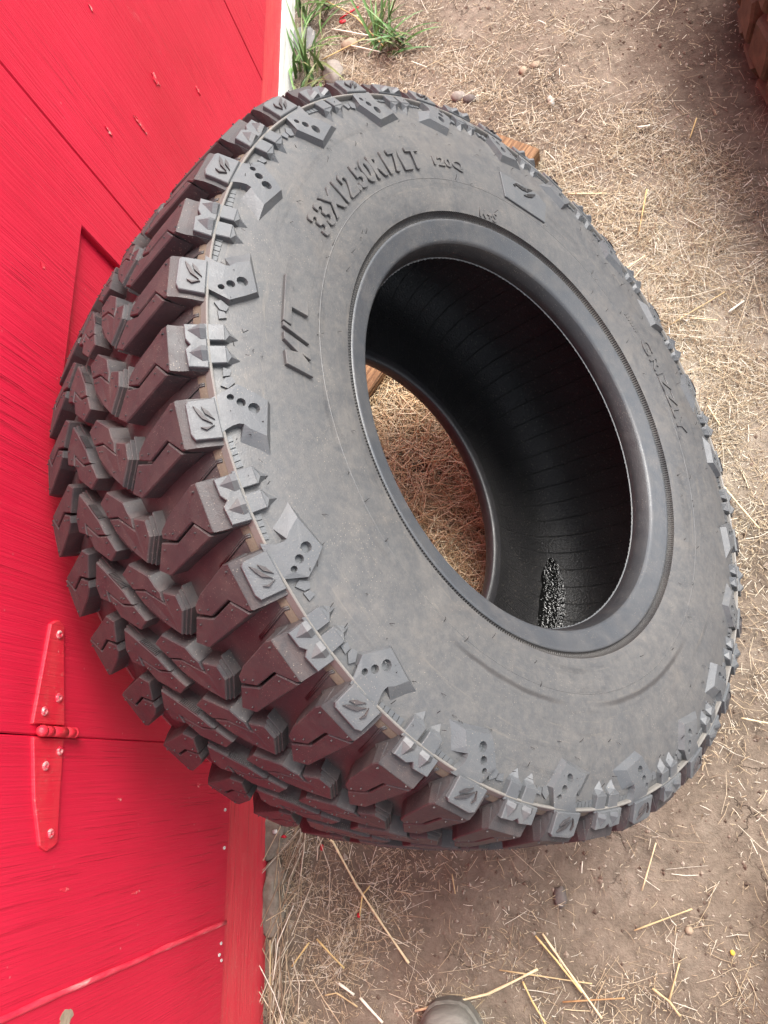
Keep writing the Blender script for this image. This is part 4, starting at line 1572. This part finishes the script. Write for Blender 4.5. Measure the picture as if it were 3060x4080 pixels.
def litter():
    n = 32000
    xy = scatter(n, (-0.50, -0.42), (0.60, 1.85))
    L = np.clip(rng.lognormal(math.log(0.0150), 0.75, n), 0.003, 0.10)
    ang = rng.uniform(0, 2 * PI, n)
    w = rng.uniform(0.0004, 0.0011, n) * (1 + (rng.uniform(0, 1, n) > 0.94) * 1.0)
    dn = density(xy[:, 0], xy[:, 1])
    z = -0.0005 + rng.uniform(0, 1, n) ** 1.8 * (0.002 + 0.010 * dn)
    ci = rng.integers(0, len(STRAW_COLS), n)
    cols = STRAW_COLS[ci] * rng.uniform(0.75, 1.15, (n, 1))
    inhole = np.exp(-((xy[:, 0] + 0.2) / 0.20) ** 2 - ((xy[:, 1] - 0.46) / 0.33) ** 2)
    L = L * (1 + 0.8 * inhole)
    cols = cols * (1 + 0.12 * inhole[:, None] * np.array([[1.0, 0.2, -0.8]]))
    straw_field("straw_litter", xy, L, ang, w, z, np.clip(cols, 0, 0.9), rng.normal(0, 0.09, n), rng.normal(0, 0.05, n))
    # finer chaff
    n = 80000
    xy = scatter(n, (-0.50, -0.42), (0.60, 1.85))
    L = rng.uniform(0.002, 0.008, n)
    cols = STRAW_COLS[rng.integers(0, len(STRAW_COLS), n)] * rng.uniform(0.55, 1.0, (n, 1))
    straw_field("chaff", xy, L, rng.uniform(0, 2 * PI, n), rng.uniform(0.0005, 0.0013, n), -0.001 + rng.uniform(0, 0.004, n), cols, rng.normal(0, 0.2, n), rng.normal(0, 0.1, n))
    # long hay lying along the wall below the tyre
    n = 85
    t = rng.uniform(0, 1, n)
    path = np.array([(-0.425, -0.04), (-0.455, -0.13), (-0.482, -0.22), (-0.497, -0.32), (-0.50, -0.42)])
    tt = t * (len(path) - 1)
    i0 = np.minimum(tt.astype(int), len(path) - 2)
    f = (tt - i0)[:, None]
    c = path[i0] * (1 - f) + path[i0 + 1] * f + rng.normal(0, 0.020, (n, 2))
    dv = path[i0 + 1] - path[i0]
    ang = np.arctan2(dv[:, 1], dv[:, 0]) + rng.normal(0, 0.30, n)
    L = rng.uniform(0.06, 0.19, n)
    c[:, 0] = np.maximum(c[:, 0], -0.500 + 0.01)
    cols = STRAW_COLS[rng.integers(0, len(STRAW_COLS), n)] * rng.uniform(0.55, 0.95, (n, 1))
    straw_field("hay_wisp", c, L, ang, rng.uniform(0.0010, 0.0022, n), 0.003 + rng.uniform(0, 0.014, n), cols, rng.normal(0, 0.10, n), rng.normal(0, 0.03, n))
    # loose hay inside the tyre ring, coloured lighter to stand in for missing light
    n = 9000
    c = np.stack([rng.uniform(-0.47, -0.03, n), rng.uniform(0.12, 0.82, n)], 1)
    lit_hay = np.array([(0.78, 0.62, 0.40), (0.70, 0.52, 0.31), (0.84, 0.72, 0.50), (0.62, 0.43, 0.24)])
    cols = lit_hay[rng.integers(0, 4, n)] * rng.uniform(0.75, 1.1, (n, 1))
    straw_field("hay_wisp", c, np.clip(rng.lognormal(math.log(0.028), 0.5, n), 0.008, 0.10), rng.uniform(0, 2 * PI, n), rng.uniform(0.0008, 0.0018, n), 0.003 + rng.uniform(0, 0.015, n), cols, rng.normal(0, 0.12, n), rng.normal(0, 0.06, n))
    # longer hay inside the ring of the tyre
    n = 420
    c = np.stack([rng.uniform(-0.42, -0.05, n), rng.uniform(0.12, 0.80, n)], 1)
    cols = STRAW_COLS[rng.integers(0, len(STRAW_COLS), n)] * rng.uniform(1.0, 1.3, (n, 1)) * np.array([[1.0, 0.86, 0.70]])  # colours lifted to stand in for light missing under the tyre
    straw_field("hay_wisp", c, rng.uniform(0.04, 0.12, n), rng.uniform(0, 2 * PI, n), rng.uniform(0.0009, 0.0020, n), 0.004 + rng.uniform(0, 0.016, n), cols, rng.normal(0, 0.15, n), rng.normal(0, 0.05, n))


litter()


def crumbs():
    n = 9000
    xy = rng.uniform((-0.50, -0.42), (0.60, 1.85), (n, 2))
    sz = np.clip(rng.lognormal(math.log(0.0016), 0.5, n), 0.0007, 0.0055)
    oct_v = np.array([(1, 0, 0), (0, 1, 0), (-1, 0, 0), (0, -1, 0), (0, 0, .7), (0, 0, -.7)], float)
    oct_f = np.array([(0, 1, 4), (1, 2, 4), (2, 3, 4), (3, 0, 4), (1, 0, 5), (2, 1, 5), (3, 2, 5), (0, 3, 5)])
    v = oct_v[None] * sz[:, None, None] * rng.uniform(0.6, 1.3, (n, 6, 1))
    v[:, :, 0] += xy[:, 0:1]
    v[:, :, 1] += xy[:, 1:2]
    zz = np.array([gz(x, y) for x, y in xy])
    v[:, :, 2] += zz[:, None] + sz[:, None] * 0.3
    f = (np.arange(n) * 6)[:, None, None] + oct_f[None]
    me = bpy.data.meshes.new("soil_crumbs")
    me.from_pydata(v.reshape(-1, 3).tolist(), [], f.reshape(-1, 3).tolist())
    ca = me.color_attributes.new("Col", 'FLOAT_COLOR', 'POINT')
    pal = np.array([(0.16, 0.11, 0.085), (0.22, 0.16, 0.125), (0.12, 0.085, 0.065), (0.27, 0.21, 0.165), (0.33, 0.27, 0.22)])
    cc = np.ones((n, 6, 4))
    cc[:, :, :3] = pal[rng.integers(0, len(pal), n)][:, None, :]
    ca.data.foreach_set('color', cc.ravel())
    o = link_mesh("soil_crumbs", me, M_CRUMB)
    o['kind'] = 'stuff'


crumbs()


def stalk(pts, width, col, label, z=0.006):
    mb = MB()
    P = []
    for i in range(len(pts) - 1):
        a, b = Vector((*pts[i], 0)), Vector((*pts[i + 1], 0))
        for k in range(4):
            q = a.lerp(b, k / 4)
            P.append(q)
    P.append(Vector((*pts[-1], 0)))
    for q in P:
        q.z = z + 0.002 + mnoise.noise(Vector((q.x * 20, q.y * 20, 1))) * 0.002
    n = len(P)
    mb.tube(P, [width * (0.42 + 0.08 * math.sin(i * 1.7)) for i in range(n)], 6)
    me = mb.mesh("straw_stalk")
    ca = me.color_attributes.new("Col", 'FLOAT_COLOR', 'POINT')
    for i in range(len(me.vertices)):
        ca.data[i].color = (*col, 1)
    o = link_mesh("straw_stalk", me, M_STRAW)
    tag(o, label, "straw", "long straw stalks lying on the ground")
    return o


PALE, GOLD, TAN, BROWN, WHT = (0.68, 0.55, 0.34), (0.60, 0.43, 0.19), (0.50, 0.37, 0.20), (0.36, 0.20, 0.09), (0.74, 0.68, 0.56)
STALKS = [
    ([(-.431, -.087), (-.397, -.111), (-.359, -.172), (-.329, -.211), (-.28, -.274)], .0042, PALE, "longest bent straw stalk, running from the tread to the bottom"),
    ([(-.084, -.229), (-.045, -.284), (-.012, -.33)], .0036, PALE, "long straight stalk near the bottom, right one of a close pair"),
    ([(-.094, -.232), (-.067, -.262), (-.036, -.300)], .0032, GOLD, "straight stalk near the bottom, left one of a close pair"),
    ([(-.272, -.334), (-.166, -.308), (-.094, -.274)], .0044, PALE, "long pale stalk with a slight bend just above the boot toe"),
    ([(-.116, -.29), (-.105, -.313), (-.088, -.341)], .0030, GOLD, "short golden stalk running off the bottom edge"),
    ([(.042, -.221), (.122, -.192)], .0026, TAN, "lone stalk rising to the right on bare soil at lower right"),
    ([(.058, -.171), (.084, -.108)], .0024, PALE, "lone upright pale stalk on bare soil below the tyre"),
    ([(.058, -.291), (.078, -.305), (.090, -.322)], .0036, TAN, "forked stalk at lower right, its longer branch"),
    ([(.078, -.305), (.097, -.259)], .0030, TAN, "forked stalk at lower right, its upper branch"),
    ([(-.148, -.277), (-.021, -.289)], .0024, TAN, "thin level stalk crossing the close pair near the bottom"),
    ([(-.063, -.313), (.021, -.304)], .0028, BROWN, "brown level stalk low down between the pair and the fork"),
    ([(-.211, -.153), (-.207, -.18)], .0022, TAN, "short upright stalk alone on soil below the tread"),
    ([(.222, .06), (.257, .052)], .0030, PALE, "pale level stalk at the right edge beside the tyre"),
    ([(-.43, 1.663), (-.355, 1.588), (-.295, 1.488)], .0038, GOLD, "golden stalk slanting over the grass at the top"),
    ([(-.435, 1.489), (-.336, 1.521)], .0030, GOLD, "golden stalk between the two grass clumps, rising to the right"),
    ([(-.412, 1.571), (-.328, 1.526)], .0045, WHT, "whitish stalk above the tan pebble"),
    ([(-.367, 1.509), (-.303, 1.473)], .0040, WHT, "whitish stalk just below the tan pebble"),
    ([(.058, 1.02), (.126, 1.006)], .0036, PALE, "pale level stalk right of the tyre below the plank end"),
    ([(.197, 1.0), (.172, .906)], .0030, GOLD, "golden upright stalk among the pale litter at right"),
    ([(.301, 1.137), (.284, 1.096)], .0028, GOLD, "golden stalk on shaded soil at upper right"),
    ([(.196, 1.142), (.219, 1.141)], .0040, WHT, "short white stalk piece on shaded soil at upper right"),
    ([(.243, .423), (.267, .378), (.288, .342)], .0036, PALE, "forked pale stalk right beside the tyre edge"),
    ([(-.273, .491), (-.201, .422), (-.131, .356)], .0034, TAN, "long stalk slanting across the straw seen through the tyre"),
    ([(-.275, .431), (-.213, .425), (-.148, .458)], .0032, TAN, "bent stalk crossing the straw seen through the tyre"),
    ([(-.387, -.304), (-.363, -.318)], .0048, WHT, "thick short whitish stalk at lower left"),
    ([(-.354, -.321), (-.32, -.351)], .0046, WHT, "thick whitish stalk running off the bottom at lower left"),
    ([(-.422, -.247), (-.378, -.284)], .0034, GOLD, "golden stalk slanting down in the lower left straw"),
    ([(-.434, -.252), (-.461, -.285)], .0030, GOLD, "golden stalk slanting down toward the skirting"),
    ([(-.408, -.321), (-.39, -.317), (-.358, -.333)], .0028, TAN, "slightly bent tan stalk near the bottom left"),
    ([(-.497, -.251), (-.494, -.334)], .0034, TAN, "upright stalk lying right along the skirting"),
    ([(-.338, -.172), (-.35, -.185), (-.354, -.213)], .0026, GOLD, "sharply bent golden stalk under the longest stalk"),
    ([(.297, .723), (.325, .741)], .0042, WHT, "thick whitish stalk piece at the right edge"),
    ([(.236, .722), (.279, .711)], .0034, PALE, "pale level stalk right of the tyre at mid height"),
    ([(.242, .558), (.256, .52)], .0032, PALE, "pale upright stalk right of the tyre below mid height"),
    ([(.202, .714), (.298, .764)], .0028, TAN, "long thin stalk rising right from the tyre edge"),
    ([(.139, .837), (.178, .859)], .0034, PALE, "pale stalk touching the tyre edge at upper right"),
]
for s in STALKS:
    stalk(*s)
